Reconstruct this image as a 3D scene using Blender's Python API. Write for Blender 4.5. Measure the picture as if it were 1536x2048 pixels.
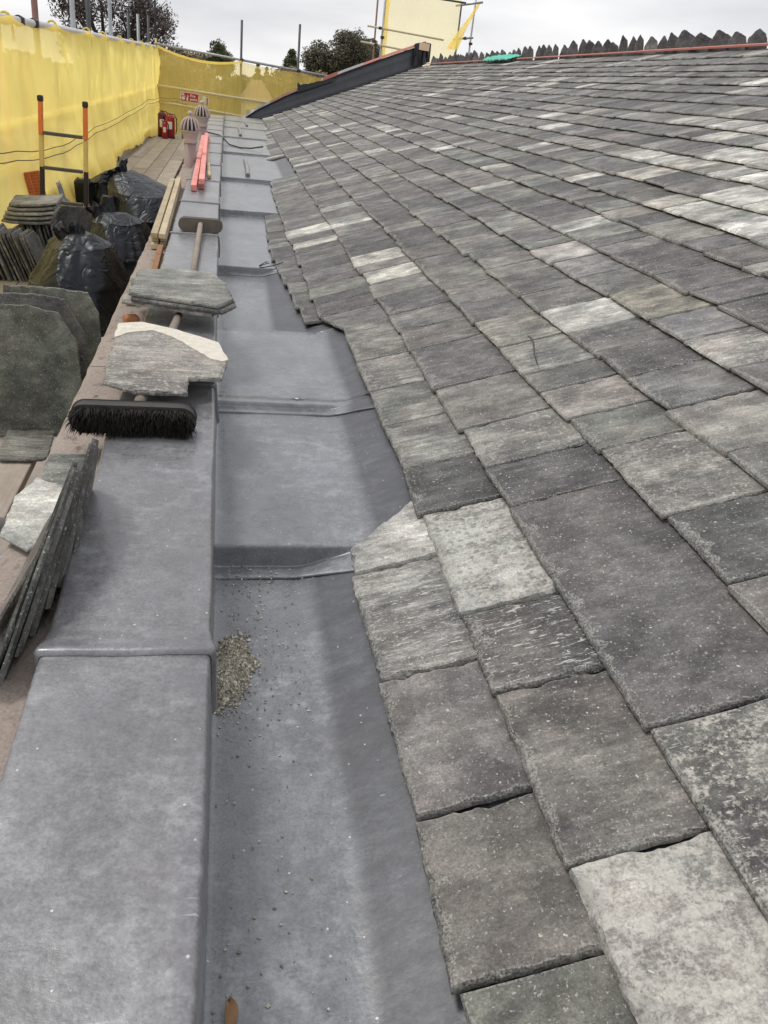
import bpy, bmesh, math, random
from math import sin, cos, pi, radians
from mathutils import Vector, Matrix, noise
random.seed(7)
for o in list(bpy.data.objects):
    bpy.data.objects.remove(o)
SC = bpy.context.scene
COL = SC.collection

# ------------------------------------------------------------------ camera
cam = bpy.data.cameras.new("camera")
CAM = bpy.data.objects.new("camera", cam)
COL.objects.link(CAM)
CAM.matrix_world = Matrix(((0.9830424, -0.0158341, -0.1826933, 0.0),
                           (-0.1557527, 0.4537597, -0.8774071, 0.0),
                           (0.0967918, 0.8909834, 0.4435988, 0.0),
                           (0, 0, 0, 1)))
cam.sensor_fit = 'VERTICAL'
cam.sensor_height = 36.0
cam.sensor_width = 27.0
cam.lens = 29.707
cam.clip_start = 0.02
cam.clip_end = 1500.0
SC.camera = CAM

# ------------------------------------------------------------------ sky and sun (overcast)
SUN_DIR = Vector((-0.42, 0.40, 1.0)).normalized()
world = bpy.data.worlds.new("World")
SC.world = world
world.use_nodes = True
wt = world.node_tree
wt.nodes.clear()
wo = wt.nodes.new("ShaderNodeOutputWorld")
wb = wt.nodes.new("ShaderNodeBackground")
wb.inputs["Strength"].default_value = 0.10
sky = wt.nodes.new("ShaderNodeTexSky")
sky.sky_type = 'NISHITA'
sky.sun_disc = False
sky.sun_elevation = math.asin(SUN_DIR.z)
sky.sun_rotation = math.atan2(SUN_DIR.x, SUN_DIR.y)
sky.dust_density = 4.0
tc = wt.nodes.new("ShaderNodeTexCoord")
mp = wt.nodes.new("ShaderNodeMapping")
mp.inputs["Scale"].default_value = (1.2, 1.2, 5.0)
wt.links.new(tc.outputs["Generated"], mp.inputs["Vector"])
nz = wt.nodes.new("ShaderNodeTexNoise")
nz.inputs["Scale"].default_value = 2.2
nz.inputs["Detail"].default_value = 5.0
nz.inputs["Roughness"].default_value = 0.5
wt.links.new(mp.outputs["Vector"], nz.inputs["Vector"])
rp = wt.nodes.new("ShaderNodeValToRGB")
rp.color_ramp.elements[0].position = 0.32
rp.color_ramp.elements[0].color = (6.5, 6.55, 6.85, 1)
rp.color_ramp.elements[1].position = 0.66
rp.color_ramp.elements[1].color = (10.3, 10.25, 10.2, 1)
wt.links.new(nz.outputs["Fac"], rp.inputs["Fac"])
mxs = wt.nodes.new("ShaderNodeMix")
mxs.data_type = 'RGBA'
mxs.inputs[0].default_value = 0.93
wt.links.new(sky.outputs["Color"], mxs.inputs[6])
wt.links.new(rp.outputs["Color"], mxs.inputs[7])
wt.links.new(mxs.outputs[2], wb.inputs["Color"])
wt.links.new(wb.outputs["Background"], wo.inputs["Surface"])

sl = bpy.data.lights.new("sun", 'SUN')
sl.energy = 1.4
sl.angle = radians(15)
sl.color = (1.0, 0.97, 0.92)
SUN = bpy.data.objects.new("sun", sl)
COL.objects.link(SUN)
SUN.rotation_euler = (-SUN_DIR).to_track_quat('-Z', 'Y').to_euler()
SUN.location = (0, 0, 20)

SC.view_settings.view_transform = 'Standard'
SC.view_settings.look = 'None'
SC.view_settings.exposure = 0.22
SC.view_settings.gamma = 1.0
SC.view_settings.use_curve_mapping = False

# ------------------------------------------------------------------ helpers
def tag(o, label=None, cat=None, group=None, kind=None):
    if label: o["label"] = label
    if cat: o["category"] = cat
    if group: o["group"] = group
    if kind: o["kind"] = kind
    return o

def empty(name, loc=(0, 0, 0), **k):
    o = bpy.data.objects.new(name, None)
    o.empty_display_size = 0.1
    o.location = loc
    COL.objects.link(o)
    return tag(o, **k)

def link(name, me, mat=None, parent=None, loc=None, mw=None, **k):
    o = bpy.data.objects.new(name, me)
    if mat is not None and not me.materials:
        me.materials.append(mat)
    COL.objects.link(o)
    if mw is not None:
        o.matrix_world = mw
    elif loc is not None:
        o.location = loc
    if parent is not None:
        o.parent = parent
        pm = Matrix.LocRotScale(parent.location, parent.rotation_euler, parent.scale)
        if parent.parent is not None:
            q = parent.parent
            pm = Matrix.LocRotScale(q.location, q.rotation_euler, q.scale) @ parent.matrix_parent_inverse @ pm
        o.matrix_parent_inverse = pm.inverted()
    return tag(o, **k)

class MB:
    """collects faces; build() links them as one mesh object"""
    def __init__(s):
        s.v = []; s.f = []
    def add(s, vs, fs):
        b = len(s.v)
        s.v += [tuple(p) for p in vs]
        s.f += [tuple(i + b for i in f) for f in fs]
    def box(s, c, d, rot=None):
        x, y, z = d[0] / 2, d[1] / 2, d[2] / 2
        vs = [Vector(p) for p in ((-x,-y,-z),(x,-y,-z),(x,y,-z),(-x,y,-z),(-x,-y,z),(x,-y,z),(x,y,z),(-x,y,z))]
        if rot is not None: vs = [rot @ p for p in vs]
        c = Vector(c)
        s.add([p + c for p in vs], [(3,2,1,0),(4,5,6,7),(0,1,5,4),(1,2,6,5),(2,3,7,6),(3,0,4,7)])
    def tube(s, pts, r, n=10, cap=True):
        pts = [Vector(p) for p in pts]
        if not hasattr(r, '__len__'): r = [r] * len(pts)
        rings = []
        ref = None
        for i, p in enumerate(pts):
            t = (pts[min(i + 1, len(pts) - 1)] - pts[max(i - 1, 0)]).normalized()
            if ref is None:
                ref = t.orthogonal().normalized()
            ref = (ref - t * ref.dot(t)).normalized()
            b = t.cross(ref)
            rings.append([p + (ref * cos(2 * pi * k / n) + b * sin(2 * pi * k / n)) * r[i] for k in range(n)])
        vs = [q for g in rings for q in g]
        fs = []
        for i in range(len(pts) - 1):
            for k in range(n):
                fs.append((i*n+k, i*n+(k+1) % n, (i+1)*n+(k+1) % n, (i+1)*n+k))
        if cap:
            fs.append(tuple(range(n))[::-1])
            fs.append(tuple((len(pts)-1)*n+k for k in range(n)))
        s.add(vs, fs)
    def lathe(s, prof, c=(0,0,0), n=20):
        c = Vector(c); vs = []; fs = []
        for r, z in prof:
            for k in range(n):
                vs.append(c + Vector((r*cos(2*pi*k/n), r*sin(2*pi*k/n), z)))
        for i in range(len(prof) - 1):
            for k in range(n):
                fs.append((i*n+k, i*n+(k+1) % n, (i+1)*n+(k+1) % n, (i+1)*n+k))
        fs.append(tuple(range(n))[::-1]); fs.append(tuple((len(prof)-1)*n+k for k in range(n)))
        s.add(vs, fs)
    def grid(s, rows):
        n = len(rows[0]); vs = [p for r in rows for p in r]; fs = []
        for i in range(len(rows) - 1):
            for j in range(n - 1):
                fs.append((i*n+j, i*n+j+1, (i+1)*n+j+1, (i+1)*n+j))
        s.add(vs, fs)
    def mesh(s, name, smooth=False, origin=None):
        me = bpy.data.meshes.new(name)
        if origin is not None:
            o = Vector(origin)
            s.v = [tuple(Vector(p) - o) for p in s.v]
        me.from_pydata(s.v, [], s.f)
        me.update()
        if smooth:
            me.polygons.foreach_set("use_smooth", [True] * len(me.polygons))
        return me
    def build(s, name, mat, parent=None, smooth=False, bevel=0, origin=None, solid=0, **k):
        if origin is None and s.v:
            xs = [p[0] for p in s.v]; ys = [p[1] for p in s.v]; zs = [p[2] for p in s.v]
            origin = ((min(xs)+max(xs))/2, (min(ys)+max(ys))/2, min(zs))
        me = s.mesh(name, smooth, origin)
        o = link(name, me, mat, parent, loc=origin, **k)
        if bevel:
            m = o.modifiers.new("bevel", 'BEVEL'); m.width = bevel; m.segments = 2; m.limit_method = 'ANGLE'
        if solid:
            m = o.modifiers.new("solid", 'SOLIDIFY'); m.thickness = solid
        return o

def pw(x, p): return max(0.0, x) ** p
def fbm(p, oct=4):
    return noise.fractal(Vector(p), 1.0, 2.0, oct)

# ------------------------------------------------------------------ materials
class NT:
    def __init__(s, name):
        s.m = bpy.data.materials.new(name); s.m.use_nodes = True
        s.t = s.m.node_tree; s.p = s.t.nodes["Principled BSDF"]; s.out = s.t.nodes["Material Output"]
    def n(s, typ, **k):
        nd = s.t.nodes.new("ShaderNode" + typ)
        for a, v in k.items():
            if a in nd.inputs.keys(): nd.inputs[a].default_value = v
            else: setattr(nd, a, v)
        return nd
    def l(s, a, b): s.t.links.new(a, b)
    def pos(s, scale=(1, 1, 1), off=None, obj=False):
        if obj:
            g = s.n("TexCoord").outputs["Object"]
        else:
            g = s.n("NewGeometry").outputs["Position"]
        if off is not None:
            a = s.n("VectorMath", operation='ADD'); s.l(g, a.inputs[0]); s.l(off, a.inputs[1]); g = a.outputs[0]
        m = s.n("Mapping"); m.inputs["Scale"].default_value = scale
        s.l(g, m.inputs["Vector"]); return m.outputs[0]
    def noise(s, vec, scale, detail=4, rough=0.55):
        q = s.n("TexNoise", Scale=scale, Detail=detail, Roughness=rough); s.l(vec, q.inputs["Vector"]); return q.outputs["Fac"]
    def ramp(s, fac, *st):
        r = s.n("ValToRGB"); e = r.color_ramp.elements
        while len(e) < len(st): e.new(0.5)
        for i, (p, c) in enumerate(st):
            e[i].position = p
            e[i].color = (c, c, c, 1) if not hasattr(c, '__len__') else (*c, 1)
        s.l(fac, r.inputs["Fac"]); return r.outputs["Color"]
    def math(s, op, a, b=None):
        q = s.n("Math", operation=op)
        for i, x in enumerate((a, b)):
            if x is None: continue
            if isinstance(x, (int, float)): q.inputs[i].default_value = x
            else: s.l(x, q.inputs[i])
        return q.outputs[0]
    def mix(s, fac, a, b, typ='MIX'):
        q = s.n("Mix", data_type='RGBA', blend_type=typ)
        for i, x in ((0, fac), (6, a), (7, b)):
            if isinstance(x, (int, float)): q.inputs[i].default_value = x
            elif isinstance(x, tuple): q.inputs[i].default_value = (*x, 1)
            else: s.l(x, q.inputs[i])
        return q.outputs[2]
    def bump(s, h, strength=0.3, dist=0.01):
        b = s.n("Bump", Strength=strength, Distance=dist); s.l(h, b.inputs["Height"]); s.l(b.outputs[0], s.p.inputs["Normal"])
    def fin(s, col=None, rough=0.6, metal=0.0, spec=0.5):
        if col is not None:
            if isinstance(col, tuple): s.p.inputs["Base Color"].default_value = (*col, 1)
            else: s.l(col, s.p.inputs["Base Color"])
        if isinstance(rough, (int, float)): s.p.inputs["Roughness"].default_value = rough
        else: s.l(rough, s.p.inputs["Roughness"])
        s.p.inputs["Metallic"].default_value = metal
        s.p.inputs["Specular IOR Level"].default_value = spec
        return s.m

def simple(name, col, rough=0.6, var=0.25, scale=12.0, metal=0.0, bump=0.0, stretch=(1, 1, 1), spec=0.5, fine=90.0):
    t = NT(name)
    v = t.pos(stretch)
    a = t.noise(v, scale, 5); b = t.noise(v, fine, 3)
    c = t.mix(a, tuple(x * (1 - var) for x in col), tuple(min(1, x * (1 + var)) for x in col))
    c = t.mix(0.35, c, t.ramp(b, (0.3, 0.55), (0.7, 1.0)), 'MULTIPLY')
    if bump: t.bump(b, bump, 0.004)
    return t.fin(c, rough, metal, spec)

def slate_material(name="slate"):
    t = NT(name)
    tone = t.n("Attribute", attribute_name="tone"); prm = t.n("Attribute", attribute_name="prm")
    sep = t.n("SeparateColor"); t.l(prm.outputs["Color"], sep.inputs[0])
    lich, strk, spot = sep.outputs[0], sep.outputs[1], sep.outputs[2]
    seed = prm.outputs["Alpha"]
    off = t.n("VectorMath", operation='SCALE'); off.inputs[0].default_value = (37.0, 23.0, 11.0); t.l(seed, off.inputs["Scale"])
    v1 = t.pos((1, 1, 1), off.outputs[0])
    va = t.pos((0.13, 1, 0.5), off.outputs[0])      # cleavage grain runs up the slope
    m1 = t.noise(v1, 7.0, 4, 0.6)
    m2 = t.noise(va, 52.0, 6, 0.7)
    m3 = t.noise(v1, 260.0, 3, 0.6)
    m4 = t.noise(v1, 38.0, 7, 0.74)
    m5 = t.noise(v1, 110.0, 4, 0.7)
    c = t.mix(t.ramp(m1, (0.34, 0.0), (0.66, 1.0)), (0.50, 0.50, 0.515), (1.48, 1.45, 1.40))
    c = t.mix(1.0, tone.outputs["Color"], c, 'MULTIPLY')
    c = t.mix(t.math('MINIMUM', t.math('ADD', 0.28, t.math('MULTIPLY', strk, 1.3)), 0.92), c, t.ramp(m2, (0.34, 0.48), (0.55, 1.0), (0.70, 1.75)), 'MULTIPLY')
    c = t.mix(0.45, c, t.ramp(m3, (0.38, 0.5), (0.62, 1.5)), 'MULTIPLY')
    c = t.mix(0.45, c, t.ramp(m5, (0.34, 0.6), (0.66, 1.42)), 'MULTIPLY')
    # brown/ green weathering tint in broad patches
    tint = t.ramp(t.noise(v1, 3.7, 3), (0.40, (0.96, 1.0, 0.96)), (0.60, (1.05, 1.0, 0.95)))
    c = t.mix(0.6, c, tint, 'MULTIPLY')
    wt_ = t.ramp(t.noise(t.pos((0.7, 1, 0.8), off.outputs[0]), 13.0, 6, 0.68), (0.47, 0.0), (0.53, 1.0))
    c = t.mix(t.math('MULTIPLY', wt_, 0.55), c, t.mix(1.0, c, (0.50, 0.485, 0.475), 'MULTIPLY'))
    sp_ = t.ramp(t.noise(v1, 150.0, 4, 0.7), (0.60, 0.0), (0.66, 0.75))
    c = t.mix(sp_, c, (0.42, 0.41, 0.38))
    # pale lichen crust
    thr = t.math('SUBTRACT', 0.76, t.math('MULTIPLY', lich, 0.37))
    lm = t.math('MULTIPLY', t.math('SUBTRACT', t.math('ADD', t.math('MULTIPLY', m4, 0.6), t.math('MULTIPLY', m5, 0.4)), thr), 9.0)
    lm = t.math('MINIMUM', t.math('MAXIMUM', lm, 0.0), 0.85)
    c = t.mix(lm, c, t.mix(m3, (0.30, 0.285, 0.25), (0.60, 0.575, 0.52)))
    # white scratchy streaks along the grain
    vs = t.pos((0.16, 1, 0.5), off.outputs[0])
    s1 = t.noise(vs, 170.0, 4, 0.65)
    sthr = t.math('SUBTRACT', 0.80, t.math('MULTIPLY', strk, 0.235))
    sm = t.math('MINIMUM', t.math('MAXIMUM', t.math('MULTIPLY', t.math('SUBTRACT', s1, sthr), 12.0), 0.0), 0.8)
    c = t.mix(sm, c, (0.52, 0.52, 0.48))
    # little white spots
    ds = t.n("TexNoise", Scale=110.0, Detail=2.0); t.l(v1, ds.inputs["Vector"])
    dm = t.n("VectorMath", operation='SCALE'); t.l(ds.outputs["Color"], dm.inputs[0]); dm.inputs["Scale"].default_value = 0.014
    dv_ = t.n("VectorMath", operation='ADD'); t.l(v1, dv_.inputs[0]); t.l(dm.outputs[0], dv_.inputs[1])
    v1w = dv_.outputs[0]
    vo = t.n("TexVoronoi", Scale=95.0); t.l(v1w, vo.inputs["Vector"])
    vd = t.math('LESS_THAN', vo.outputs["Distance"], t.math('MULTIPLY', m3, 0.42))
    sc = t.n("SeparateColor"); t.l(vo.outputs["Color"], sc.inputs[0])
    vd = t.math('MULTIPLY', vd, t.math('LESS_THAN', sc.outputs[0], t.math('ADD', 0.03, t.math('MULTIPLY', strk, 0.14))))
    c = t.mix(t.math('MULTIPLY', vd, 0.75), c, (0.55, 0.55, 0.50))
    # dark round lichens
    vo2 = t.n("TexVoronoi", Scale=52.0); t.l(v1w, vo2.inputs["Vector"])
    sc2 = t.n("SeparateColor"); t.l(vo2.outputs["Color"], sc2.inputs[0])
    dd = t.math('MULTIPLY', t.math('LESS_THAN', vo2.outputs["Distance"], t.math('ADD', 0.22, t.math('MULTIPLY', m3, 0.25))), t.math('LESS_THAN', sc2.outputs[0], spot))
    c = t.mix(t.math('MULTIPLY', dd, 0.45), c, (0.075, 0.07, 0.065))
    # worn, paler arrises
    eg = t.n("Attribute", attribute_name="edge")
    em = t.math('MULTIPLY', eg.outputs["Fac"], t.ramp(m3, (0.38, 0.0), (0.62, 0.75)))
    c = t.mix(em, c, (0.36, 0.355, 0.33))
    rv = t.math('DIVIDE', t.math('FLOOR', t.math('MULTIPLY', t.noise(t.pos((0.45, 1, 0.6), off.outputs[0]), 9.0, 5, 0.6), 9.0)), 9.0)
    h = t.math('ADD', t.math('MULTIPLY', m2, 0.6), t.math('ADD', t.math('MULTIPLY', m3, 0.35), t.math('MULTIPLY', rv, 1.6)))
    h = t.math('ADD', h, t.math('ADD', t.math('MULTIPLY', m4, 0.5), t.math('MULTIPLY', m5, 0.4)))
    t.bump(h, 0.42, 0.005)
    return t.fin(c, t.ramp(m4, (0.3, 0.5), (0.7, 0.78)), 0.0, 0.42)

def lead_material(name, base=(0.168, 0.178, 0.195)):
    t = NT(name)
    v = t.pos((1, 1, 1)); vy = t.pos((1.5, 0.8, 1))
    a = t.noise(vy, 3.0, 5, 0.6); b = t.noise(v, 34.0, 7, 0.72); f = t.noise(v, 210.0, 3, 0.6)
    w = t.noise(t.pos((0.8, 2.0, 1)), 15.0, 6, 0.72)
    sx = t.noise(t.pos((0.10, 1.6, 1)), 120.0, 2, 0.5)
    c = t.mix(t.ramp(a, (0.30, 0.0), (0.70, 1.0)), tuple(x * 0.74 for x in base), tuple(x * 1.18 for x in base))
    c = t.mix(0.8, c, t.ramp(b, (0.33, 0.80), (0.67, 1.18)), 'MULTIPLY')
    c = t.mix(0.6, c, t.ramp(f, (0.35, 0.68), (0.65, 1.28)), 'MULTIPLY')
    c = t.mix(t.ramp(t.noise(v, 8.0, 4), (0.50, 0.0), (0.66, 0.4)), c, (base[0] * .72, base[1] * .66, base[2] * .68))
    # the sheet dressed up the roof slope is coloured darker than the sole
    pa = t.n("Attribute", attribute_name="slope_tone")
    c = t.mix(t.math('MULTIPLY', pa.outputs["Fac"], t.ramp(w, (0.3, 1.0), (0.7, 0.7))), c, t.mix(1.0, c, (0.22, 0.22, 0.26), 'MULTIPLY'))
    # pale carbonate bloom in smears, scratches and flecks
    bl = t.ramp(t.math('MULTIPLY', t.math('ADD', b, w), 0.5), (0.50, 0.0), (0.66, 0.42))
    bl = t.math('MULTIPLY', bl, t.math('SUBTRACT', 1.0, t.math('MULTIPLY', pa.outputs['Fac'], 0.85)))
    bl = t.math('MULTIPLY', bl, t.ramp(t.noise(t.pos((1.3, 0.9, 1)), 2.6, 4, 0.6), (0.40, 0.1), (0.62, 1.0)))
    bl = t.math('MINIMUM', t.math('MULTIPLY', bl, 1.5), 0.8)
    c = t.mix(bl, c, (0.40, 0.41, 0.43))
    c = t.mix(t.math('MULTIPLY', t.ramp(sx, (0.70, 0.0), (0.78, 0.5)), t.ramp(a, (0.45, 0.0), (0.6, 1.0))), c, (0.55, 0.55, 0.57))
    vo = t.n("TexVoronoi", Scale=60.0); t.l(v, vo.inputs["Vector"])
    sc = t.n("SeparateColor"); t.l(vo.outputs["Color"], sc.inputs[0])
    fl = t.math('MULTIPLY', t.math('LESS_THAN', vo.outputs["Distance"], t.math('MULTIPLY', f, 0.22)), t.math('LESS_THAN', sc.outputs[0], 0.16))
    c = t.mix(t.math('MULTIPLY', fl, 0.65), c, (0.62, 0.62, 0.62))
    dm = t.noise(v, 13.0, 3, 0.5)
    # dark scuffs and run marks
    c = t.mix(t.ramp(t.noise(t.pos((2.6, 0.5, 1)), 9.0, 6, 0.7), (0.58, 0.0), (0.70, 0.4)), c, t.mix(1.0, c, (0.55, 0.55, 0.58), 'MULTIPLY'))
    t.bump(t.math('ADD', t.math('ADD', t.math('MULTIPLY', a, 1.0), t.math('MULTIPLY', b, 0.25)), t.math('MULTIPLY', dm, 0.5)), 0.28, 0.012)
    return t.fin(c, t.math('ADD', t.ramp(b, (0.3, 0.23), (0.7, 0.40)), t.math('MULTIPLY', pa.outputs['Fac'], 0.15)), 0.10, 0.8)

def net_material(name, col, see):
    t = NT(name)
    v = t.pos()
    a = t.noise(v, 2.4, 3); w = t.noise(t.pos((14, 14, 0.5)), 3.0, 2)
    c = t.mix(a, tuple(x * 0.86 for x in col), tuple(min(1, x * 1.08) for x in col))
    df = t.n("BsdfDiffuse"); tl = t.n("BsdfTranslucent"); tr = t.n("BsdfTransparent")
    tr.inputs[0].default_value = (1.0, 0.95, 0.72, 1)
    t.l(t.mix(1.0, c, (0.62, 0.62, 0.62), 'MULTIPLY'), df.inputs[0]); t.l(t.mix(1.0, c, (0.80, 0.80, 0.80), 'MULTIPLY'), tl.inputs[0])
    m1 = t.n("AddShader"); t.l(df.outputs[0], m1.inputs[0]); t.l(tl.outputs[0], m1.inputs[1])
    m2 = t.n("MixShader"); t.l(t.ramp(w, (0.3, see * 0.93), (0.7, see * 1.07)), m2.inputs[0])
    t.l(m1.outputs[0], m2.inputs[1]); t.l(tr.outputs[0], m2.inputs[2])
    t.l(m2.outputs[0], t.out.inputs[0])
    return t.m

def leaf_material(name, c1, c2):
    t = NT(name)
    r = t.n("NewGeometry").outputs["Random Per Island"]
    c = t.mix(r, c1, c2)
    t.p.inputs["Subsurface Weight"].default_value = 0.0
    t.p.inputs["Transmission Weight"].default_value = 0.0
    return t.fin(c, 0.6, 0, 0.3)

def sandstone_material():
    t = NT("sandstone")
    v = t.pos()
    a = t.noise(v, 4.0, 5); b = t.noise(v, 15.0, 6, 0.7); f = t.noise(v, 190.0, 3)
    c = t.mix(a, (0.235, 0.192, 0.165), (0.38, 0.32, 0.28))
    c = t.mix(0.6, c, t.ramp(f, (0.3, 0.65), (0.7, 1.3)), 'MULTIPLY')
    k = t.ramp(t.noise(t.pos((1.6, 0.8, 1)), 17.0, 5, 0.62), (0.55, 0.0), (0.66, 0.75))
    c = t.mix(k, c, (0.10, 0.085, 0.07))
    t.bump(t.math('ADD', b, t.math('MULTIPLY', f, 0.4)), 0.5, 0.006)
    return t.fin(c, 0.85, 0, 0.3)

def wood_material(name, col, grey=0.0):
    t = NT(name)
    oi = t.n("ObjectInfo")
    off = t.n("VectorMath", operation='SCALE'); off.inputs[0].default_value = (19.0, 31.0, 7.0); t.l(oi.outputs["Random"], off.inputs["Scale"])
    v = t.pos((14, 0.6, 14), off.outputs[0]); v2 = t.pos((1, 1, 1), off.outputs[0])
    g = t.noise(v, 5.0, 5, 0.65); b = t.noise(v2, 5.0, 5, 0.65)
    c = t.mix(g, tuple(x * 0.72 for x in col), tuple(min(1, x * 1.22) for x in col))
    c = t.mix(0.7, c, t.ramp(b, (0.3, 0.62), (0.72, 1.2)), 'MULTIPLY')
    c = t.mix(1.0, c, t.ramp(oi.outputs["Random"], (0.0, 0.78), (1.0, 1.12)), 'MULTIPLY')
    t.bump(g, 0.35, 0.004)
    return t.fin(c, 0.8, 0, 0.3)

M = {}
M['slate'] = slate_material()
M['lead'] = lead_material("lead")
M['lead_cap'] = lead_material("lead_capping", (0.176, 0.177, 0.188))
M['lead_dark'] = simple("dark_lead", (0.062, 0.066, 0.078), 0.5, 0.35, 5, 0.1, 0.1)
M['net'] = net_material("yellow_net", (1.0, 0.79, 0.245), 0.20)
M['net_far'] = net_material("yellow_net_far", (0.78, 0.60, 0.17), 0.55)
M['net_pale'] = net_material("pale_net", (0.92, 0.80, 0.48), 0.62)
M['net_tie'] = simple('yellow_tie', (0.80, 0.58, 0.10), 0.7, 0.15, 8)
M['stone'] = sandstone_material()
M['board'] = wood_material("scaffold_board", (0.38, 0.335, 0.29))
M['pine'] = wood_material("pine", (0.52, 0.43, 0.29))
M['pink_wood'] = wood_material("pink_treated_timber", (0.78, 0.33, 0.30))
M['old_wood'] = wood_material("old_brown_wood", (0.26, 0.13, 0.065))
M['handle_wood'] = wood_material("broom_handle_wood", (0.30, 0.25, 0.21))
M['steel'] = simple("galvanised_steel", (0.36, 0.37, 0.38), 0.42, 0.3, 9, 0.55)
M['white_pole'] = simple("white_wrap", (0.66, 0.65, 0.66), 0.5, 0.12, 6)
M['rust'] = simple("rusty_steel", (0.24, 0.125, 0.10), 0.75, 0.4, 14)
M['pink_plastic'] = simple("pink_plastic", (0.78, 0.34, 0.36), 0.45, 0.1, 3)
M['dark_steel'] = simple("dark_steel", (0.075, 0.08, 0.085), 0.5, 0.3, 9, 0.4)
M['yellow_paint'] = simple("yellow_paint", (0.72, 0.55, 0.14), 0.5, 0.15, 9)
M['cream_pole'] = simple("cream_pole", (0.62, 0.55, 0.36), 0.5, 0.15, 9)
M['coupler'] = simple("coupler_steel", (0.07, 0.068, 0.065), 0.5, 0.4, 30, 0.6)
M['orange'] = simple("orange_plastic", (0.80, 0.20, 0.055), 0.45, 0.1, 5)
M['orange_dull'] = simple("dull_orange_plastic", (0.62, 0.20, 0.075), 0.5, 0.15, 15)
M['yellow_fibre'] = simple("yellow_fibreglass", (0.72, 0.56, 0.20), 0.5, 0.12, 6)
M['black'] = simple("black_rubber", (0.022, 0.022, 0.024), 0.55, 0.3, 12)
M['alu'] = simple("dull_aluminium", (0.10, 0.095, 0.09), 0.5, 0.25, 14, 0.3)
M['iron'] = simple("painted_cast_iron", (0.34, 0.245, 0.235), 0.5, 0.12, 8)
M['iron_light'] = simple("pale_painted_cast_iron", (0.50, 0.41, 0.40), 0.5, 0.12, 8)
M['red'] = simple("extinguisher_red", (0.36, 0.012, 0.018), 0.28, 0.15, 3)
M['dark_red'] = simple("dark_red", (0.11, 0.008, 0.012), 0.32, 0.15, 3)
M['sign_red'] = simple("sign_red", (0.48, 0.012, 0.03), 0.45, 0.05, 3)
M['white'] = simple("white_plastic", (0.78, 0.76, 0.74), 0.5, 0.05, 4)
M['brick'] = simple("orange_brick", (0.42, 0.17, 0.075), 0.85, 0.3, 30, bump=0.4)
M['red_felt'] = simple("red_underlay", (0.52, 0.20, 0.16), 0.7, 0.15, 8)
M['membrane'] = simple("black_membrane", (0.022, 0.023, 0.027), 0.55, 0.4, 5)
M['green_cloth'] = simple("green_plastic", (0.045, 0.50, 0.36), 0.45, 0.15, 5)
M['grey_sack'] = simple("grey_sack", (0.13, 0.145, 0.16), 0.6, 0.3, 7)
M['bristle'] = simple("black_bristle", (0.019, 0.016, 0.0135), 0.7, 0.4, 30, spec=0.3)
M['brush_wood'] = simple("dirty_broom_stock", (0.14, 0.12, 0.10), 0.8, 0.4, 20, bump=0.3)
M['brush_wood_dark'] = simple("black_broom_stock", (0.04, 0.037, 0.034), 0.7, 0.4, 20, bump=0.3)
def grit_material():
    t = NT("mortar_grit")
    r = t.n("NewGeometry").outputs["Random Per Island"]
    c = t.ramp(r, (0.0, (0.18, 0.165, 0.13)), (0.55, (0.38, 0.345, 0.275)), (1.0, (0.66, 0.63, 0.55)))
    c = t.mix(0.5, c, t.ramp(t.noise(t.pos(), 300.0, 3), (0.3, 0.6), (0.7, 1.2)), 'MULTIPLY')
    return t.fin(c, 0.95, 0, 0.2)
M['grit'] = grit_material()
M['leaf_dry'] = simple("dry_leaf", (0.30, 0.17, 0.08), 0.7, 0.3, 60)
M['ground'] = simple("grass_ground", (0.17, 0.155, 0.12), 0.95, 0.35, 0.2)
M['wall'] = simple("rendered_wall", (0.34, 0.28, 0.23), 0.9, 0.2, 3)
M['bark'] = simple("bark", (0.075, 0.06, 0.05), 0.9, 0.3, 8, bump=0.3)
M['underlay'] = simple("roof_underlay", (0.035, 0.035, 0.036), 0.85, 0.3, 8)
M['house_roof'] = simple("clay_roof", (0.24, 0.165, 0.13), 0.85, 0.25, 6)
M['house_wall'] = simple("pale_render", (0.60, 0.55, 0.46), 0.85, 0.1, 4)
M['tape'] = simple("cream_tape", (0.82, 0.62, 0.42), 0.6, 0.06, 4)

def bag_material():
    t = NT("black_polythene")
    v = t.pos((1, 1, 0.45))
    wv = t.n("TexNoise", Scale=6.5, Detail=1.5, Distortion=1.2); t.l(v, wv.inputs["Vector"])
    b = t.noise(t.pos(), 30.0, 3, 0.5)
    h = t.math('ADD', t.ramp(wv.outputs["Fac"], (0.36, 0.0), (0.48, 1.0), (0.52, 0.25), (0.64, 0.8)), t.math('MULTIPLY', b, 0.35))
    t.bump(h, 0.34, 0.016)
    t.p.inputs['Specular Tint'].default_value = (0.80, 0.88, 1.0, 1)
    return t.fin((0.007, 0.0074, 0.0086), t.ramp(b, (0.3, 0.30), (0.7, 0.44)), 0, 0.26)
M['bag'] = bag_material()

# ------------------------------------------------------------------ ground
GZ = -7.0
g = MB(); g.grid([[(x, y, GZ) for x in (-900, -200, 0, 200, 900)] for y in (-300, 0, 60, 300, 1200)])
g.build('ground', M['ground'], kind='structure', origin=(0, 0, GZ))

# ------------------------------------------------------------------ roof plane
AL = radians(20.5); CA, SA = cos(AL), sin(AL)
X0, HZ = 0.2867, -1.0
def RP(y, s, n=0.0):
    return Vector((X0 + s * CA - n * SA, y, HZ + s * SA + n * CA))
def gable_y(s):
    return 22.5 + 0.42 * max(0, s)
SL = [0, .199, .405, .683, .918, 1.159, 1.376, 1.619, 1.808, 2.016, 2.246, 2.433, 2.649, 2.855, 3.06, 3.312, 3.538, 3.747, 3.979, 4.15, 4.368, 4.61, 4.86]
RIDGE_S = 4.95

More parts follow.
